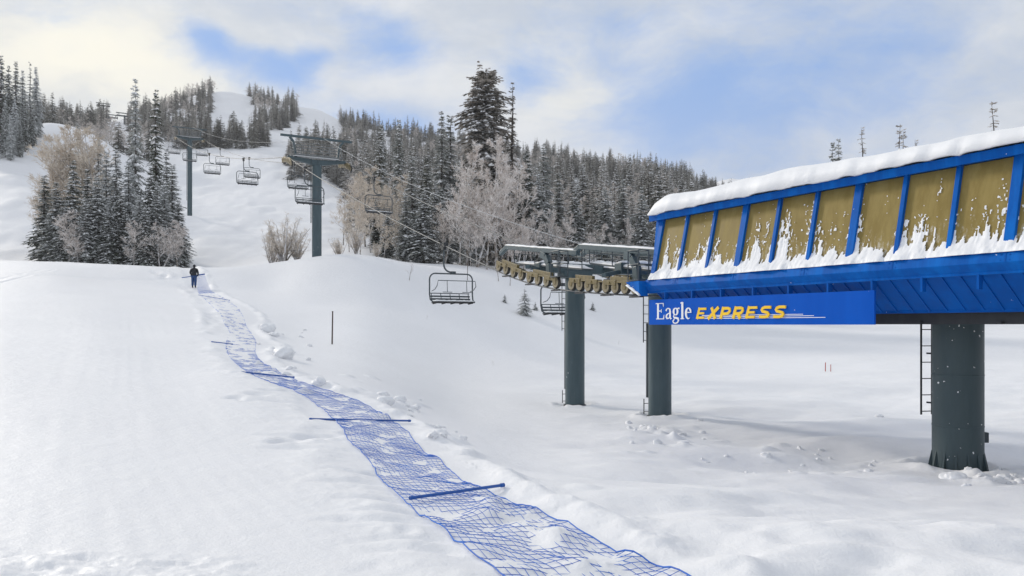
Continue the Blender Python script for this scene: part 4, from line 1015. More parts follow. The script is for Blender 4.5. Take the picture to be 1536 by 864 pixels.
# windows: panes and mullions
for m_ in (lambda d: d, mir):
    for k in range(18):
        a, b = SE-1.205*k, SE-1.205*(k+1)
        mb = MB(); mb.hexa([L(a-.02, m_(DW0+.03), ZW0-.02), L(b+.02, m_(DW0+.03), ZW0-.02), L(b+.02, m_(DW0+.08), ZW0-.02), L(a-.02, m_(DW0+.08), ZW0-.02), L(a-.02, m_(DW1+.03), ZW1), L(b+.02, m_(DW1+.03), ZW1), L(b+.02, m_(DW1+.08), ZW1), L(a-.02, m_(DW1+.08), ZW1)])
        w = part(mb, 'window', M['olive'])
    mb = MB()
    for k in range(19):
        s = SE-1.205*k; wd = .10 if k % 3 == 0 else .052
        mb.hexa([L(s+wd, m_(DW0-.05), ZW0-.03), L(s-wd, m_(DW0-.05), ZW0-.03), L(s-wd, m_(DW0+.05), ZW0-.03), L(s+wd, m_(DW0+.05), ZW0-.03), L(s+wd, m_(DW1-.05), ZW1+.02), L(s-wd, m_(DW1-.05), ZW1+.02), L(s-wd, m_(DW1+.05), ZW1+.02), L(s+wd, m_(DW1+.05), ZW1+.02)])
    mb.hexa([L(SE+.36, m_(DW0+.25), ZW0-.03), L(SE+.22, m_(DW0+.25), ZW0-.03), L(SE+.22, m_(DW0+.33), ZW0-.03), L(SE+.36, m_(DW0+.33), ZW0-.03), L(SE+.36, m_(DW1+.02), ZW1+.02), L(SE+.22, m_(DW1+.02), ZW1+.02), L(SE+.22, m_(DW1+.1), ZW1+.02), L(SE+.36, m_(DW1+.1), ZW1+.02)])
    part(mb, 'window_mullion', M['blue'], bevel=.008)
# end walls
mb = MB()
for s in (SE, SB):
    prism(mb, [(DW0+.1,1.0),(mir(DW0+.1),1.0),(mir(DW1+.1),3.32),(DC,3.48),(DW1+.1,3.32)], s-.1, s-.02)
part(mb, 'end_wall', M['blue'])
# roof with eave trim
mb = MB()
prism(mb, [(15.86,3.30),(DC,3.50),(mir(15.86),3.30),(mir(15.80),3.40),(mir(15.80),3.46),(DC,3.60),(15.80,3.46),(15.80,3.40)], SB-.3, SE+.38)
for m_ in (lambda d: d, mir): prism(mb, [(m_(15.84),3.28),(m_(15.78),3.28),(m_(15.77),3.475),(m_(15.84),3.475)], SB-.3, SE+.40)
part(mb, 'roof', M['blue'], bevel=.01)
# roof snow
ns_, nw_ = 260, 34
sv2 = np.linspace(SB-.25, SE+.31, ns_); V = []
for s in sv2:
    e = min(1., max(0., (SE+.31-s)/.7)); e = math.sqrt(1-(1-e)**2)*.85+.15
    for j in range(nw_):
        q = j/(nw_-1); d = 15.70+(mir(15.70)-15.70)*q
        roofz = 3.46+ (DC-15.8-abs(d-DC))/(DC-15.8)*.14
        edge = min(1., min(q, 1-q)/.07); th_s = (float(np.interp(s, [2,9,19], [.28,.34,.52]))*math.sqrt(max(0, 1-(1-edge)**2)))*e
        n1_ = float(fbm(np.array([s/1.6]), np.array([d/1.6]), 91, 3)[0])
        lump = float(fbm(np.array([s/.35]), np.array([3.]), 93, 4)[0])*.09
        dd = d + (-.05+lump if q < .5 else .05-lump)*(1-edge)
        z = roofz+.012+th_s*(1+.24*n1_)
        if edge < 1e-6: z = roofz+.02-.06*max(0, lump*10)
        V.append(L(s, dd, z))
Q = np.array([[i*nw_+j, i*nw_+j+1, (i+1)*nw_+j+1, (i+1)*nw_+j] for i in range(ns_-1) for j in range(nw_-1)])
ro = link(bpy.data.objects.new('roof_snow', np_mesh('roof_snow', np.array(V), Q[:, ::-1], None, [M['snowcap']])))
ro.parent = st; ro.matrix_parent_inverse = sinv
so = ro.modifiers.new('thick', 'SOLIDIFY'); so.thickness = .06; so.offset = -1
# snow stuck to the panes: real crust, thin at its ragged top, a bank on the ledge
na, nb2 = int((SE-SB)/.018), 112
A, Bv = np.meshgrid(np.linspace(SE+.1, SB, na), np.linspace(0, 1, nb2), indexing='ij')
bay = np.floor((SE-A)/1.205)
st_noise = fbm(A*5.2+bay*7.7, Bv*1.5+bay*3.1, 101, 5, .62)
blob = fbm(A*22, Bv*22, 105, 4, .65)
lvl = .26+.20*fbm(A*.9+bay*3.3, Bv*0, 109, 2)
f = (lvl-Bv)*1.9+st_noise*2.0+blob*1.9*np.clip((Bv-.18)*4, 0, 1)-.12*np.clip((Bv-.45)*6, 0, 3)
mull = np.abs((SE-A)/1.205-np.round((SE-A)/1.205))*1.205
f = f + .30*np.exp(-(mull/.2)**2) - .9*np.exp(-(mull/.075)**2)*np.clip((Bv-.16)*12, 0, 1) + 1.2*np.clip(1-Bv/.2, 0, 1)
thick = np.where(f > 0, .006+.014*np.clip(f, 0, 1.5)+.15*np.clip(1-Bv/.17, 0, 1)**1.3*(1+.6*fbm(A/.3, Bv*6, 113, 3)), 0)
dW, zW = DW0+(DW1-DW0)*Bv, ZW0+(ZW1-ZW0)*Bv
Vs = np.stack([NN.x*(dW+.028-thick)+E.x*A, NN.y*(dW+.028-thick)+E.y*A, zW+thick*.2*np.clip(Bv*8, 0, 1)-.022*(Bv < .012)], -1).reshape(-1, 3)
keep = (f[:-1, :-1] > -.02) & (f[1:, :-1] > -.02) & (f[:-1, 1:] > -.02) & (f[1:, 1:] > -.02)
I, J = np.where(keep)
Q = np.stack([I*nb2+J, I*nb2+J+1, (I+1)*nb2+J+1, (I+1)*nb2+J], -1)
used, invx = np.unique(Q.ravel(), return_inverse=True)
wo = link(bpy.data.objects.new('window_snow', np_mesh('window_snow', Vs[used], invx.reshape(-1, 4), None, [M['snowcap']])))
wo.parent = st; wo.matrix_parent_inverse = sinv
# bed under the ledge snow, so the bank sits on something
mb = MB()
for m_ in (lambda d: d, mir): prism(mb, [(m_(15.50),1.385),(m_(15.72),1.36),(m_(15.72),1.43),(m_(15.52),1.415)], SB, SE+.2)
part(mb, 'ledge', M['blue'])
# prow at the uphill end
mb = MB()
for m_ in (lambda d: d, mir):
    mb.hexa([L(SE+.2, m_(15.24), .90), L(SE+.2, m_(15.58), .90), L(SE+.85, m_(15.36), 1.27), L(SE+.85, m_(15.27), 1.27), L(SE+.2, m_(15.22), 1.375), L(SE+.2, m_(15.58), 1.375), L(SE+.92, m_(15.36), 1.37), L(SE+.92, m_(15.26), 1.37)])
part(mb, 'prow', M['blue'])
mb = MB(); snow_strip(mb, L(SE+.88, 15.25, 1.25), L(SE+.15, 15.22, .90), .08, .07); part(mb, 'prow_snow', M['snowcap'], smooth=True)
# underside and its steel
mb = MB(); prism(mb, [(16.66,.30),(mir(16.66),.30),(mir(16.66),.42),(16.66,.42)], SB, SE-.05); part(mb, 'underside', M['dark'])
mb = MB()
for d in (16.9, 17.6, 18.6, 19.3): mb.bar(L(SB, d, .15), L(SE-.2, d, .15), .12, .28)
s = SE-1
while s > SB: mb.bar(L(s, 16.75, .04), L(s, mir(16.75), .04), .10, .06); s -= 1.8
part(mb, 'support_frame', M['dark'])
# bullwheel inside the underside
mb = MB(); mb.lathe(L(6.5, DC, -.02), UP, [(0,2.3),(.12,2.4),(.2,2.4),(.3,2.3)], 48); part(mb, 'bullwheel', M['dark'])
# main column
gcol = gz(*L(11.4, DC, 0).xy)
mb = MB(); mb.cyl(L(11.4, DC, gcol-.6), L(11.4, DC, .28), .545, .545, 48); mb.lathe(L(11.4, DC, .2), UP, [(0,.60),(.09,.60)], 40)
for zz in (gcol+1.1, gcol+2.3): mb.lathe(L(11.4, DC, zz), UP, [(0,.547),(.008,.552),(.022,.552),(.03,.547)], 48)
colm = part(mb, 'column', M['steel_near'], autos=40)
mb = MB(); c0 = L(11.4, DC, gcol)
for k in range(14):
    a = 2*math.pi*k/14+.1; d_ = Vector((math.cos(a), math.sin(a), 0)); t_ = Vector((-d_.y, d_.x, 0))*.018
    q = [c0+d_*.53+UP*-.2, c0+d_*.65+UP*-.2, c0+d_*.645+UP*.06, c0+d_*.555+UP*.50, c0+d_*.53+UP*.50]
    mb.add([v-t_ for v in q]+[v+t_ for v in q], [(4,3,2,1,0),(5,6,7,8,9)]+[(i, (i+1) % 5, 5+(i+1) % 5, 5+i) for i in range(5)])
mb.lathe(c0+UP*-.25, UP, [(0,.66),(.26,.66),(.28,.56)], 40)
part(mb, 'base_flange', M['steel_near'])
mb = MB(); mb.obox(c0+Vector((.56,-.08,.84)), Vector((.09,0,0)), Vector((0,.07,0)), Vector((0,0,.12))); part(mb, 'junction_box', M['steel_far'], bevel=.01)
o = ladder(None, 11.4+.80, DC+.02, -2.2, .3, M['dark'], .30, .40, (NN*.95-E*.3).normalized()); o.parent = st; o.matrix_parent_inverse = sinv
mb = MB(); bz = .3
for zz in (-1.9, -.7): mb.bar(L(11.4+.78, DC, zz), L(11.4+.5, DC, zz), .04, .04)
part(mb, 'ladder_bracket', M['dark'])

# ---- the sign
DS = 15.55
sg = empty('lift_sign', L(15.7, DS, 0), 'long blue sign board reading Eagle EXPRESS below the station windows', 'sign'); ginv = Matrix.Translation(-sg.location)
def spart(mb, name, m, **kw):
    o = mb.build(name, m, **kw); o.parent = sg; o.matrix_parent_inverse = ginv; return o
SL, SR = 19.77, 11.72
mb = MB(); prism(mb, [(DS,.0),(DS+.05,.0),(DS+.05,.775),(DS,.775)], SL, SR); spart(mb, 'board', M['sign'])
def S(x, z, dep): return L(SL-x, DS-dep, z)       # x to the right along the sign
_dep = [.004]
def stroke(mb, pts, ws):
    """ribbon along a polyline with changing width, its own depth so faces never coincide"""
    _dep[0] += .0012; dep = _dep[0]; n = len(pts); Lf, Rt = [], []
    for i, (x, z) in enumerate(pts):
        a, b = pts[max(0, i-1)], pts[min(n-1, i+1)]; dx, dz = b[0]-a[0], b[1]-a[1]; l = math.hypot(dx, dz) or 1
        w = ws[i] if isinstance(ws, (list, tuple)) else ws; Lf.append((x-dz/l*w/2, z+dx/l*w/2)); Rt.append((x+dz/l*w/2, z-dx/l*w/2))
    vs = [S(*p, dep) for p in Lf]+[S(*p, dep) for p in Rt]+[S(*p, 0.) for p in Lf]+[S(*p, 0.) for p in Rt]
    fs = []
    for i in range(n-1):
        fs += [(i, i+1, n+i+1, n+i), (i, 2*n+i, 2*n+i+1, i+1), (n+i, n+i+1, 3*n+i+1, 3*n+i)]
    fs += [(0, n, 3*n, 2*n), (n-1, 3*n-1, 4*n-1, 2*n-1)]
    mb.add(vs, fs)
def arc(cx, cz, rx, rz, a0, a1, n=16): return [(cx+rx*math.cos(math.radians(a0+(a1-a0)*i/n)), cz+rz*math.sin(math.radians(a0+(a1-a0)*i/n))) for i in range(n+1)]
mb = MB(); X0, Z0, H = .34, .165, .50
def T(x, z): return (X0+x*.585, Z0+z*H)
def st_(pts, ws): stroke(mb, [T(*p) for p in pts], [w*.5 for w in ws] if isinstance(ws, (list, tuple)) else ws*.5)
# E
st_([(.17,.02),(.17,.98)], .17); st_([(.02,.975),(.62,.975)], .05); st_([(.02,.025),(.66,.025)], .05); st_([(.17,.51),(.46,.51)], .055)
st_([(.60,.99),(.625,.76)], [.09,.03]); st_([(.635,.01),(.68,.27)], [.10,.03]); st_([(.455,.62),(.455,.40)], .04); st_([(.02,.99),(.02,.945)], .05)
# a
ox = .80
st_([(ox+.05,.50),(ox+.07,.58),(ox+.16,.655),(ox+.26,.655),(ox+.345,.60),(ox+.365,.48),(ox+.365,.12),(ox+.40,.03),(ox+.50,.05)], [.12,.10,.06,.06,.11,.145,.145,.10,.04])
st_([(ox+.365,.40),(ox+.22,.34),(ox+.09,.25),(ox+.07,.15),(ox+.13,.05),(ox+.24,.05),(ox+.36,.17)], [.03,.06,.12,.14,.11,.06,.03])
# g
ox = 1.36
st_(arc(ox+.24,.455,.155,.20, 80, 440, 22), [.05+.10*abs(math.cos(math.radians(80+360*i/22)))**1.5 for i in range(23)])
st_([(ox+.36,.58),(ox+.44,.65),(ox+.54,.64)], [.05,.07,.10])
st_([(ox+.17,.27),(ox+.08,.19),(ox+.13,.10),(ox+.30,.08),(ox+.44,.03),(ox+.47,-.08),(ox+.40,-.20),(ox+.24,-.25),(ox+.08,-.21),(ox+.04,-.12),(ox+.12,-.03),(ox+.2,.06)], [.04,.07,.10,.12,.13,.11,.08,.06,.08,.09,.06,.03])
# l
ox = 1.98
st_([(ox+.15,.02),(ox+.15,1.0)], .155); st_([(ox+.02,.02),(ox+.28,.02)], .045); st_([(ox+.02,.95),(ox+.16,1.0)], .06)
# e
ox = 2.34
st_(arc(ox+.25,.335,.185,.31, 5, 300, 22), [.06,.085,.11,.12,.10,.075,.06,.065,.085,.11,.135,.15,.155,.15,.14,.125,.11,.10,.09,.08,.065,.05,.03])
st_([(ox+.08,.39),(ox+.46,.39)], .05)
spart(mb, 'white_lettering', M['white'])
# EXPRESS: slanted heavy strokes
mb = MB(); XE, ZE, HE, WE, SHR_ = 2.17, .165, .325, .487, .36
_dep[0] = .012
def TE(k, x, z): return (XE+k*WE+(x*.335)+z*HE*SHR_, ZE+z*HE)
def se(k, pts, w=.072): stroke(mb, [TE(k, *p) for p in pts], w)
def letE(k):
    se(k, [(.12,0),(.12,1)], .08); se(k, [(.06,.885),(1,.885)], .068); se(k, [(.1,.5),(.86,.5)], .062); se(k, [(.06,.115),(.98,.115)], .068)
def letS(k):
    se(k, [(.98,.86),(.80,.885),(.36,.885),(.14,.80),(.10,.68),(.22,.56),(.50,.51),(.80,.44),(.92,.33),(.88,.19),(.66,.115),(.28,.115),(.02,.14)], .074)
letE(0)
se(1, [(.06,0),(1.0,1)], .092); se(1, [(.16,1),(.92,0)], .098)
def letP(k):
    se(k, [(.12,0),(.12,1)], .09); se(k, [(.1,.885),(.70,.885),(.92,.82),(.97,.67),(.88,.50),(.68,.42),(.1,.42)], .078)
letP(2); letP(3); se(3, [(.48,.45),(.92,0)], .10); letE(4); letS(5); letS(6)
spart(mb, 'yellow_lettering', M['yellow'])
mb = MB()
for k, (z, x1) in enumerate(((.262,6.05),(.222,6.38),(.178,6.72))):
    mb.hexa([S(2.42-.04*k, z-.010, 0), S(x1, z-.010, 0), S(x1, z-.010, .005), S(2.42-.04*k, z-.010, .005), S(2.42-.04*k, z+.010, 0), S(x1, z+.004, 0), S(x1, z+.004, .005), S(2.42-.04*k, z+.010, .005)])
spart(mb, 'speed_stripe', M['white'])

# ------------------------------------------------------------------ safety net on the snow
def seg_h(P, off): return ground(P[:, 0], P[:, 1])+off
NA = 18; step = .125; tl = np.arange(0, nlen[-1], step); PLn, PRn = smooth_path(nl, tl), smooth_path(nr, tl)
W_ = np.linspace(0, 1, NA+1)
jit = .10
wob = np.stack([fbm(tl*1.3, np.full_like(tl, k*3.1), 120, 3)*jit/ NA*6 for k in range(NA+1)], 1)
Wf = W_[None, :]+wob*.5*(np.minimum(W_, 1-W_)[None, :]*4).clip(.2, 1)
NX = PLn[:, None, 0]*(1-Wf)+PRn[:, None, 0]*Wf; NY = PLn[:, None, 1]*(1-Wf)+PRn[:, None, 1]*Wf
NX = NX + fbm(NX/.5, NY/.5, 131, 2)*.035; NY = NY + fbm(NX/.5, NY/.5, 133, 2)*.04
bury = fbm(NX/.27, NY/.34, 135, 4, .65)
edge_up = np.maximum(np.abs(W_-.5)*2-.75, 0)[None, :]*.05
NZ = ground(NX.ravel(), NY.ravel()).reshape(NX.shape)+.009+bury*.034+edge_up*.4-.019*np.clip((NY-18)/12, 0, 1)
K = len(tl)
# the last metres are lifted to the pole in the worker's hands
lift = np.clip((tl-(nlen[-1]-1.6))/1.6, 0, 1)**1.2
NZ = NZ+lift[:, None]*.05
P3 = np.stack([NX, NY, NZ], -1)
mb = MB(); V = []; Q = []
def add_thread(P, r):
    P = np.asarray(P); n = len(P)
    d = np.gradient(P, axis=0); d /= np.linalg.norm(d, axis=1)[:, None]+1e-9
    up = np.array([0,0,1.]); sx = np.cross(d, up); sx /= np.linalg.norm(sx, axis=1)[:, None]+1e-9; uy = np.cross(sx, d)
    b = sum(len(v) for v in V); ring = np.stack([P+sx*r, P+uy*r, P-sx*r, P-uy*r], 1); V.append(ring.reshape(-1, 3))
    i = np.arange(n-1)[:, None]*4+np.arange(4)[None]; j = np.arange(n-1)[:, None]*4+(np.arange(4)[None]+1) % 4
    Q.append((np.stack([i, j, j+4, i+4], -1).reshape(-1, 4)+b))
for k in range(1, NA): add_thread(P3[:, k], .0028)
for i in range(K): add_thread(P3[i], .0028)
net = empty('safety_net', (float(PM[0,0]), float(PM[0,1]), gz(*PM[0])), 'long blue mesh safety net laid out on the snow up to the person', 'safety net'); ninv = Matrix.Translation(-net.location)
def npart(name, me):
    o = link(bpy.data.objects.new(name, me)); o.parent = net; o.matrix_parent_inverse = ninv; return o
npart('mesh', np_mesh('net_mesh', np.concatenate(V), np.concatenate(Q), None, [M['net']]))
for k in (0, NA):
    V, Q = [], []; add_thread(P3[:, k]+np.array([0,0,.006]), .0075); npart('edge_rope', np_mesh('edge_rope', np.concatenate(V), np.concatenate(Q), None, [M['net']]))
# loose end: hangs from the pole down to the snow
def net_pole(a, b, label, r=.017, za=.05, zb=.06, bend=0.0):
    (xa, ya), (xb, yb) = ray(*a), ray(*b); pa, pb = Vector((xa, ya, float(base_h(xa, ya))+za-.03)), Vector((xb, yb, float(base_h(xb, yb))+zb-.03)); mb = MB(); n = 14; pts = []
    for i in range(n+1):
        t = i/n; q = pa.lerp(pb, t); q.z = max(q.z, gz(q.x, q.y)+.004)-bend*math.sin(t*math.pi); pts.append(q)
    # straight pole: fit to its ends, raised so most of it clears the snow
    mb.tube([pa, pa.lerp(pb, .5), pb], r, 10)
    d = (pb-pa).normalized(); mb.tube([pb-d*.02, pb+d*.03], r*1.35, 10); mb.tube([pa-d*.02, pa+d*.02], r*1.2, 10)
    o = mb.build('net_pole', M['netpole'], autos=40); return tag(o, label, 'net pole', 'poles lying across the safety net')
net_pole((617,741), (753,733), 'nearest blue pole lying slantwise across the net, its left half sunk in snow', .018, -.012, .07)
net_pole((466,632), (614,634), 'second nearest blue pole lying level across the net', .020, .07, .07)
net_pole((352,558), (440,567), 'third blue pole across the net, below the rolled snow lumps', .020, .05, .05)
net_pole((318,513), (348,517), 'short end of a blue pole sticking out left of the net on the middle slope', .018, .04, .05)
net_pole((298,444), (344,452), 'farthest blue pole lying across the net behind the person', .020, .10, .10)

# ------------------------------------------------------------------ person
pp = at(291, 430); pr = empty('person', pp, 'person in black jacket and blue trousers seen from behind holding a long blue pole', 'person', None, math.radians(8))
def skinned(name, verts, edges, radii, m, root=0, sub=2):
    me = bpy.data.meshes.new(name); me.from_pydata(verts, edges, []); me.materials.append(m)
    o = link(bpy.data.objects.new(name, me)); o.parent = pr
    o.modifiers.new('skin', 'SKIN'); sk = me.skin_vertices[0].data
    for i, r in enumerate(radii): sk[i].radius = r if isinstance(r, tuple) else (r, r)
    sk[root].use_root = True
    s_ = o.modifiers.new('sub', 'SUBSURF'); s_.levels = 1; s_.render_levels = sub
    return o
# y forward (away from the camera), x right
body_v = [(0,0,.95),(0,.01,1.12),(0,.03,1.32),(0,.05,1.46),(0,.07,1.55),(0,.09,1.64),(0,.10,1.74),
          (-.10,0,.90),(-.11,.06,.50),(-.11,-.02,.10),(-.11,.10,.03), (.10,0,.90),(.12,-.05,.50),(.12,-.10,.10),(.12,.02,.03),
          (-.20,.04,1.43),(-.29,.0,1.18),(-.22,.22,1.00),(-.17,.30,.96), (.20,.04,1.43),(.30,-.01,1.17),(.25,.20,1.02),(.21,.29,.97)]
body_e = [(0,1),(1,2),(2,3),(3,4),(4,5),(5,6),(0,7),(7,8),(8,9),(9,10),(0,11),(11,12),(12,13),(13,14),(3,15),(15,16),(16,17),(17,18),(3,19),(19,20),(20,21),(21,22)]
body_r = [(.20,.15),(.20,.15),(.23,.16),(.18,.12),.06,.09,.075, .10,.075,.06,.05, .10,.075,.06,.05, .095,.078,.062,.05, .095,.078,.062,.05]
skinned('body', body_v, body_e, body_r, M['jacket'])
tr_v = [(0,0,.97),(-.10,0,.88),(-.11,.06,.50),(-.11,-.02,.13),(.10,0,.88),(.12,-.05,.50),(.12,-.10,.13)]
skinned('trousers', tr_v, [(0,1),(1,2),(2,3),(0,4),(4,5),(5,6)], [(.205,.16),.13,.105,.09,.13,.105,.09], M['trousers'])
mb = MB(); mb.lathe((0,.10,1.655), (0,0,1), [(0,.105),(.05,.112),(.10,.10),(.14,.07),(.165,.02)], 16); mb.build('hat', M['jacket'], pr, smooth=True)
mb = MB(); mb.lathe((0,.165,1.63), (0,1,0), [(0,.06),(.03,.045),(.05,.02)], 12); mb.build('face', M['skin'], pr, smooth=True)
for sx in (-1, 1):   # gloves with separate fingers closed round the pole
    mb = MB(); c = Vector((.19*sx, .31, .965)); mb.obox(c, (.03,0,0), (0,.045,0), (0,0,.04))
    for k in range(4): mb.tube([c+Vector((.03*(k-1.5)*.7, .03, .03)), c+Vector((.03*(k-1.5)*.7, .075, .02)), c+Vector((.03*(k-1.5)*.7, .07, -.03))], .009, 6)
    mb.tube([c+Vector((-.03*sx, 0, 0)), c+Vector((-.045*sx, .04, .03)), c+Vector((-.04*sx, .07, .03))], .011, 6)
    mb.build('glove', M['jacket'], pr)
mb = MB()
R8 = Matrix.Rotation(math.radians(8), 4, 'Z')
w = lambda x, y, z: pp + R8 @ Vector((x, y, z))
mb.tube([w(-1.0,.36,.80), w(0,.36,.96), w(.72,.36,1.09)], .03, 10); 
mb.tube([w(-.25,.37,.955), w(.1,.37,1.0), w(.70,.37,1.10)], .05, 10)
tag(mb.build('net_pole', M['netpole'], autos=40), 'blue pole carried across the hips by the person on the crest', 'net pole')
# net end hanging from that pole
V, Q = [], []
e0, e1 = P3[-1, 0], P3[-1, -1]; t0, t1 = w(.15,.33,1.0), w(.72,.33,1.07)
rows = []
for i in range(16):
    a = i/15; row = []
    for k in range(NA+1):
        b = k/NA; lo = e0*(1-b)+e1*b; hi = np.array(t0.lerp(t1, b)); q = lo*(1-a)+hi*a; q[2] -= .35*math.sin(a*math.pi)*.6; q[2] = max(q[2], gz(q[0], q[1])+.02); row.append(q)
    rows.append(row)
rows = np.array(rows)
for i in range(16): add_thread(rows[i], .004)
for k in range(NA+1): add_thread(rows[:, k], .004)
npart('lifted_end', np_mesh('lifted_end', np.concatenate(V), np.concatenate(Q), None, [M['net']]))

# ------------------------------------------------------------------ stakes and snow lumps
def stake(x, yb, yt, r, m, label, name='marker_pole', group=None):
    p = at(x, yb); h = top_h(p, yt); mb = MB(); mb.cyl(p-UP*.3, p+UP*h+Vector((.02*h,0,0)), r, r*.85, 10); mb.lathe(p+UP*(h-.02)+Vector((.02*h,0,0)), UP, [(0,r*1.1),(.03,r*1.05)], 10)
    tag(mb.build(name, m, autos=40), label, 'marker pole', group)
stake(498, 517, 467, .038, M['wood'], 'dark wooden marker pole standing alone in the snow right of the net')
stake(701, 420, 391, .03, M['wood'], 'dark thin post behind the close hanging chair')
stake(1238, 556, 544, .028, M['red'], 'taller of two little red stakes under the sign', group='red stakes under the sign')
stake(1246, 556, 547, .024, M['red'], 'shorter of two little red stakes under the sign', group='red stakes under the sign')
def lump(x, yb, w, hgt, label, seed):
    p = at(x, yb); D = p.y; rx, rz_ = w/2/F*D, hgt/F*D
    bm = bmesh.new(); bmesh.ops.create_icosphere(bm, subdivisions=4, radius=1)
    for v in bm.verts:
        c = v.co.copy(); n = float(fbm(np.array([c.x*1.3+seed*5.1]), np.array([c.y*1.3+c.z*1.7+seed]), 140, 3)[0]); n2 = float(fbm(np.array([c.x*4+seed]), np.array([c.y*4+c.z*4]), 144, 2)[0])
        v.co = c*(1+.5*n+.12*n2)
        v.co.x *= rx; v.co.y *= rx*.9; v.co.z = v.co.z*rz_*.62+rz_*.30
    me = bpy.data.meshes.new('snow_lump'); bm.to_mesh(me); bm.free(); me.materials.append(M['snowcap']); me.polygons.foreach_set('use_smooth', [True]*len(me.polygons))
    o = link(bpy.data.objects.new('snow_lump', me)); o.location = p; o.rotation_euler.z = seed
    tag(o, label, 'snow lump', 'loose snow lumps')
for i, a in enumerate([(402,498,24,14,'tall rolled snow lump right of the net on the upper slope'),(424,535,32,19,'biggest round snow lump beside the net'),(411,505,16,7,'flat little snow lump between the two big ones'),
    (479,578,22,12,'snow lump beside the net above the third pole'),(577,605,28,12,'broad snow lump in the cluster right of the net'),(600,605,20,11,'pointed snow lump right of the broad one in the cluster'),(575,594,18,8,'small snow lump behind the broad one in the cluster'),(622,613,18,6,'low snow lump at the right end of the cluster'),
    (1430,724,34,12,'rounded snow lump just right of the big station column'),(1318,629,14,5,'tiny snow lump on the open snow under the sign'),(1302,704,14,5,'small snow lump left of the big station column'),(1508,722,22,8,'snow lump near the right picture edge beyond the big column')]): lump(*a, i+1)

clod = []
for k in range(6):
    bm = bmesh.new(); bmesh.ops.create_icosphere(bm, subdivisions=3, radius=1)
    for v in bm.verts:
        c = v.co.copy(); n = float(fbm(np.array([c.x*1.5+k*9.1]), np.array([c.y*1.5+c.z*1.9+k]), 150, 3)[0]); v.co = c*(1+.75*n); v.co.z *= .85
    me = bpy.data.meshes.new('snow_clod'); bm.to_mesh(me); bm.free(); me.materials.append(M['snowcap']); me.polygons.foreach_set('use_smooth', [True]*len(me.polygons)); clod.append(me)
for (x0, x1, y0, y1, n, r0, r1, where) in ((1440,1580,704,745,24,.05,.14,'right of the big station column'),(935,1060,634,672,16,.05,.13,'in front of the column under the sign'),(1050,1320,672,706,16,.04,.09,'in the open under the station'),(640,700,640,668,9,.05,.10,'right of the second net pole'),(385,470,490,560,14,.06,.14,'beside the net on the upper slope'),(590,640,595,625,7,.05,.1,'around the broad snow lump')):
    for k in range(n):
        p = at(rng.uniform(x0, x1), rng.uniform(y0, y1)); r = rng.uniform(r0, r1); o = link(bpy.data.objects.new('snow_clod', rng.choice(clod)))
        o.location = p-UP*r*.08; o.scale = (r*rng.uniform(.8,1.5), r*rng.uniform(.8,1.3), r*rng.uniform(.7,1.1)); o.rotation_euler.z = rng.uniform(0, 6.28)
        tag(o, 'small broken snow clod '+where, 'snow clod', 'snow clods '+where)

# ------------------------------------------------------------------ cold air
mb = MB(); mb.hexa([(-620,-860,-70),(760,-860,-70),(1250,1960,-70),(-620,1960,-70),(-620,-860,212),(760,-860,212),(1250,1960,460),(-620,1960,460)])
hm = bpy.data.materials.new('cold_air'); hm.use_nodes = True; ht = hm.node_tree
ht.nodes.remove(ht.nodes['Principled BSDF']); pv = ht.nodes.new('ShaderNodeVolumePrincipled'); pv.inputs['Color'].default_value = (.93,.95,1,1); pv.inputs['Density'].default_value = .00030; pv.inputs['Anisotropy'].default_value = .2
ht.links.new(pv.outputs[0], ht.nodes['Material Output'].inputs['Volume'])
tag(mb.build('haze', hm), 'thin cold haze greying the far slopes', 'haze', kind='stuff')

# ------------------------------------------------------------------ camera, light, sky
cam = bpy.data.cameras.new('camera'); co = link(bpy.data.objects.new('camera', cam))
co.location = (0, 0, 0); co.rotation_euler = (math.pi/2, 0, 0)
cam.sensor_width = 36; cam.lens = 36*F/1536; cam.shift_y = (HY-432)/1536; cam.clip_start = .05; cam.clip_end = 6000
scene.camera = co
SUN_AZ, SUN_EL = math.radians(-48), math.radians(24)      # azimuth from +Y, negative = left
sd = Vector((math.sin(SUN_AZ)*math.cos(SUN_EL), math.cos(SUN_AZ)*math.cos(SUN_EL), math.sin(SUN_EL)))
sun = bpy.data.lights.new('sun', 'SUN'); sun.energy = 2.5; sun.angle = math.radians(7); sun.color = (1., .93, .82)
so_ = link(bpy.data.objects.new('sun', sun)); so_.rotation_euler = sd.to_track_quat('Z', 'Y').to_euler(); so_.location = sd*50

wd = bpy.data.worlds.new('World'); scene.world = wd; wd.use_nodes = True
t = NT(wd.node_tree); bg = t.t.nodes['Background']
sky = t.n('ShaderNodeTexSky', sky_type='NISHITA'); sky.sun_disc = False; sky.sun_elevation = SUN_EL; sky.sun_rotation = SUN_AZ; sky.altitude = 2200; sky.air_density = 1.0; sky.dust_density = .6; sky.ozone_density = 1.2
gen = t.n('ShaderNodeTexCoord').outputs['Generated']
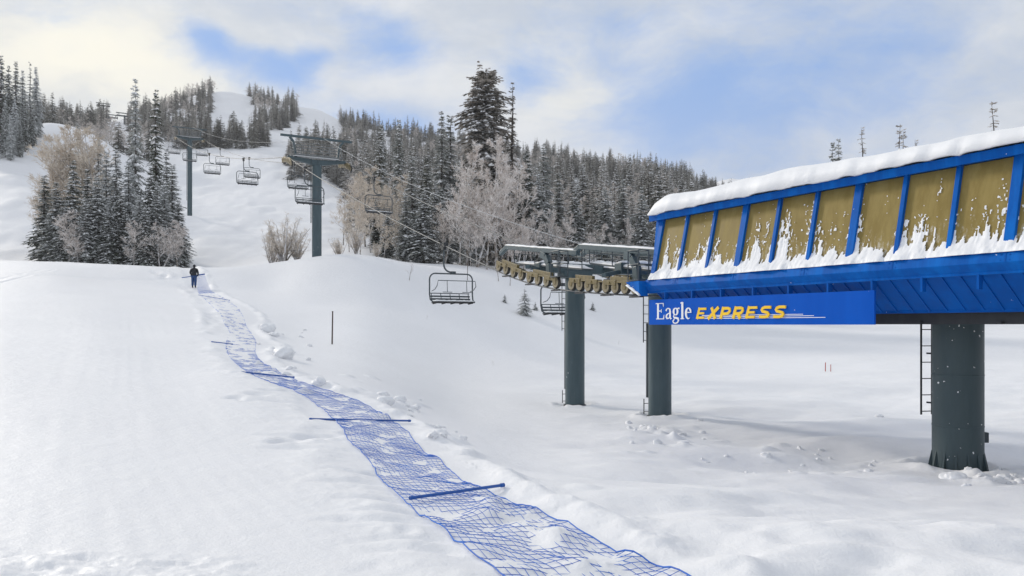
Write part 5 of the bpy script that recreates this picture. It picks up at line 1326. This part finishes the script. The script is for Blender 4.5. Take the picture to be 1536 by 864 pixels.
# wispy warp of the direction
warp = t.n('ShaderNodeTexNoise'); warp.inputs['Scale'].default_value = 5; warp.inputs['Detail'].default_value = 5; t.l(gen, warp.inputs['Vector'])
wv = t.n('ShaderNodeVectorMath', operation='MULTIPLY_ADD'); t.l(warp.outputs['Color'], wv.inputs[0]); wv.inputs[1].default_value = (.16,.16,.09); t.l(gen, wv.inputs[2])
off = t.n('ShaderNodeVectorMath', operation='SUBTRACT'); t.l(wv.outputs[0], off.inputs[0]); off.inputs[1].default_value = (.08,.08,.045)
dirw = off.outputs[0]
def lobe(x, y, sx, sy, amp, acc):
    """a patch of sky round a direction; half sizes in photo pixels turned into angles"""
    c = Vector(((x-CX)/F, 1, (HY-y)/F)); l = c.length; c.normalize()
    s = t.n('ShaderNodeVectorMath', operation='SUBTRACT'); t.l(dirw, s.inputs[0]); s.inputs[1].default_value = c
    m_ = t.n('ShaderNodeVectorMath', operation='MULTIPLY'); t.l(s.outputs[0], m_.inputs[0]); m_.inputs[1].default_value = (F*l/sx, F*l/sx, F*l/sy)
    ln = t.n('ShaderNodeVectorMath', operation='LENGTH'); t.l(m_.outputs[0], ln.inputs[0])
    v = t.ramp(ln.outputs['Value'], 0, 1, amp, 0)
    return v if acc is None else t.math('ADD', acc, v)
acc = None
for a in [(300,75,90,50,.75),(400,115,110,45,.8),(455,85,60,28,.45),(590,75,120,75,.5),(590,185,130,60,.65),(780,112,90,60,.7),(1180,130,420,190,.42),(1060,215,240,90,.34),(1330,90,260,120,.22),(900,60,180,90,.2),(1010,150,190,110,.22),(560,20,120,60,.25),(60,30,120,40,.15)]:
    acc = lobe(*a, acc)
tex = t.noise(scaled(t, dirw, (1,1,2.4)), 5.5, 9, .64)
blue = t.math('ADD', acc, t.math('MULTIPLY', t.math('SUBTRACT', tex, .5), 1.25))
blue = t.ramp(blue, -.06, .74, 0., .97)
# cloud tone: greyer bodies, bright cream where the sun is behind the cloud
tone = t.noise(scaled(t, dirw, (1,1,2.2)), 4.2, 9, .62)
cl = t.mix(t.ramp(tone, .32, .66), (5.9,6.5,7.4), (8.3,8.55,8.9))
warm = lobe(120, 95, 360, 140, 1.15, None); warm = lobe(840, 130, 220, 110, .45, warm)
warm = t.math('MULTIPLY', warm, t.ramp(tone, .3, .6, .55, 1.))
cl = t.mix(t.math('MINIMUM', warm, 1.), cl, (11.2,10.7,9.0))
bs = t.mix(.75, sky.outputs[0], (1.9,4.5,9.8))
t.l(t.mix(blue, cl, bs), bg.inputs['Color']); bg.inputs['Strength'].default_value = .1

scene.view_settings.view_transform = 'Standard'; scene.view_settings.look = 'None'; scene.view_settings.exposure = .0; scene.view_settings.gamma = 1; scene.view_settings.use_curve_mapping = False
cy = scene.cycles
cy.max_bounces = 6; cy.diffuse_bounces = 4; cy.glossy_bounces = 2; cy.transmission_bounces = 2; cy.transparent_max_bounces = 4; cy.volume_bounces = 0
cy.use_denoising = True
try: cy.denoiser = 'OPENIMAGEDENOISE'; cy.denoising_input_passes = 'RGB_ALBEDO_NORMAL'; cy.denoising_prefilter = 'ACCURATE'
except Exception: pass
cy.sample_clamp_indirect = 6
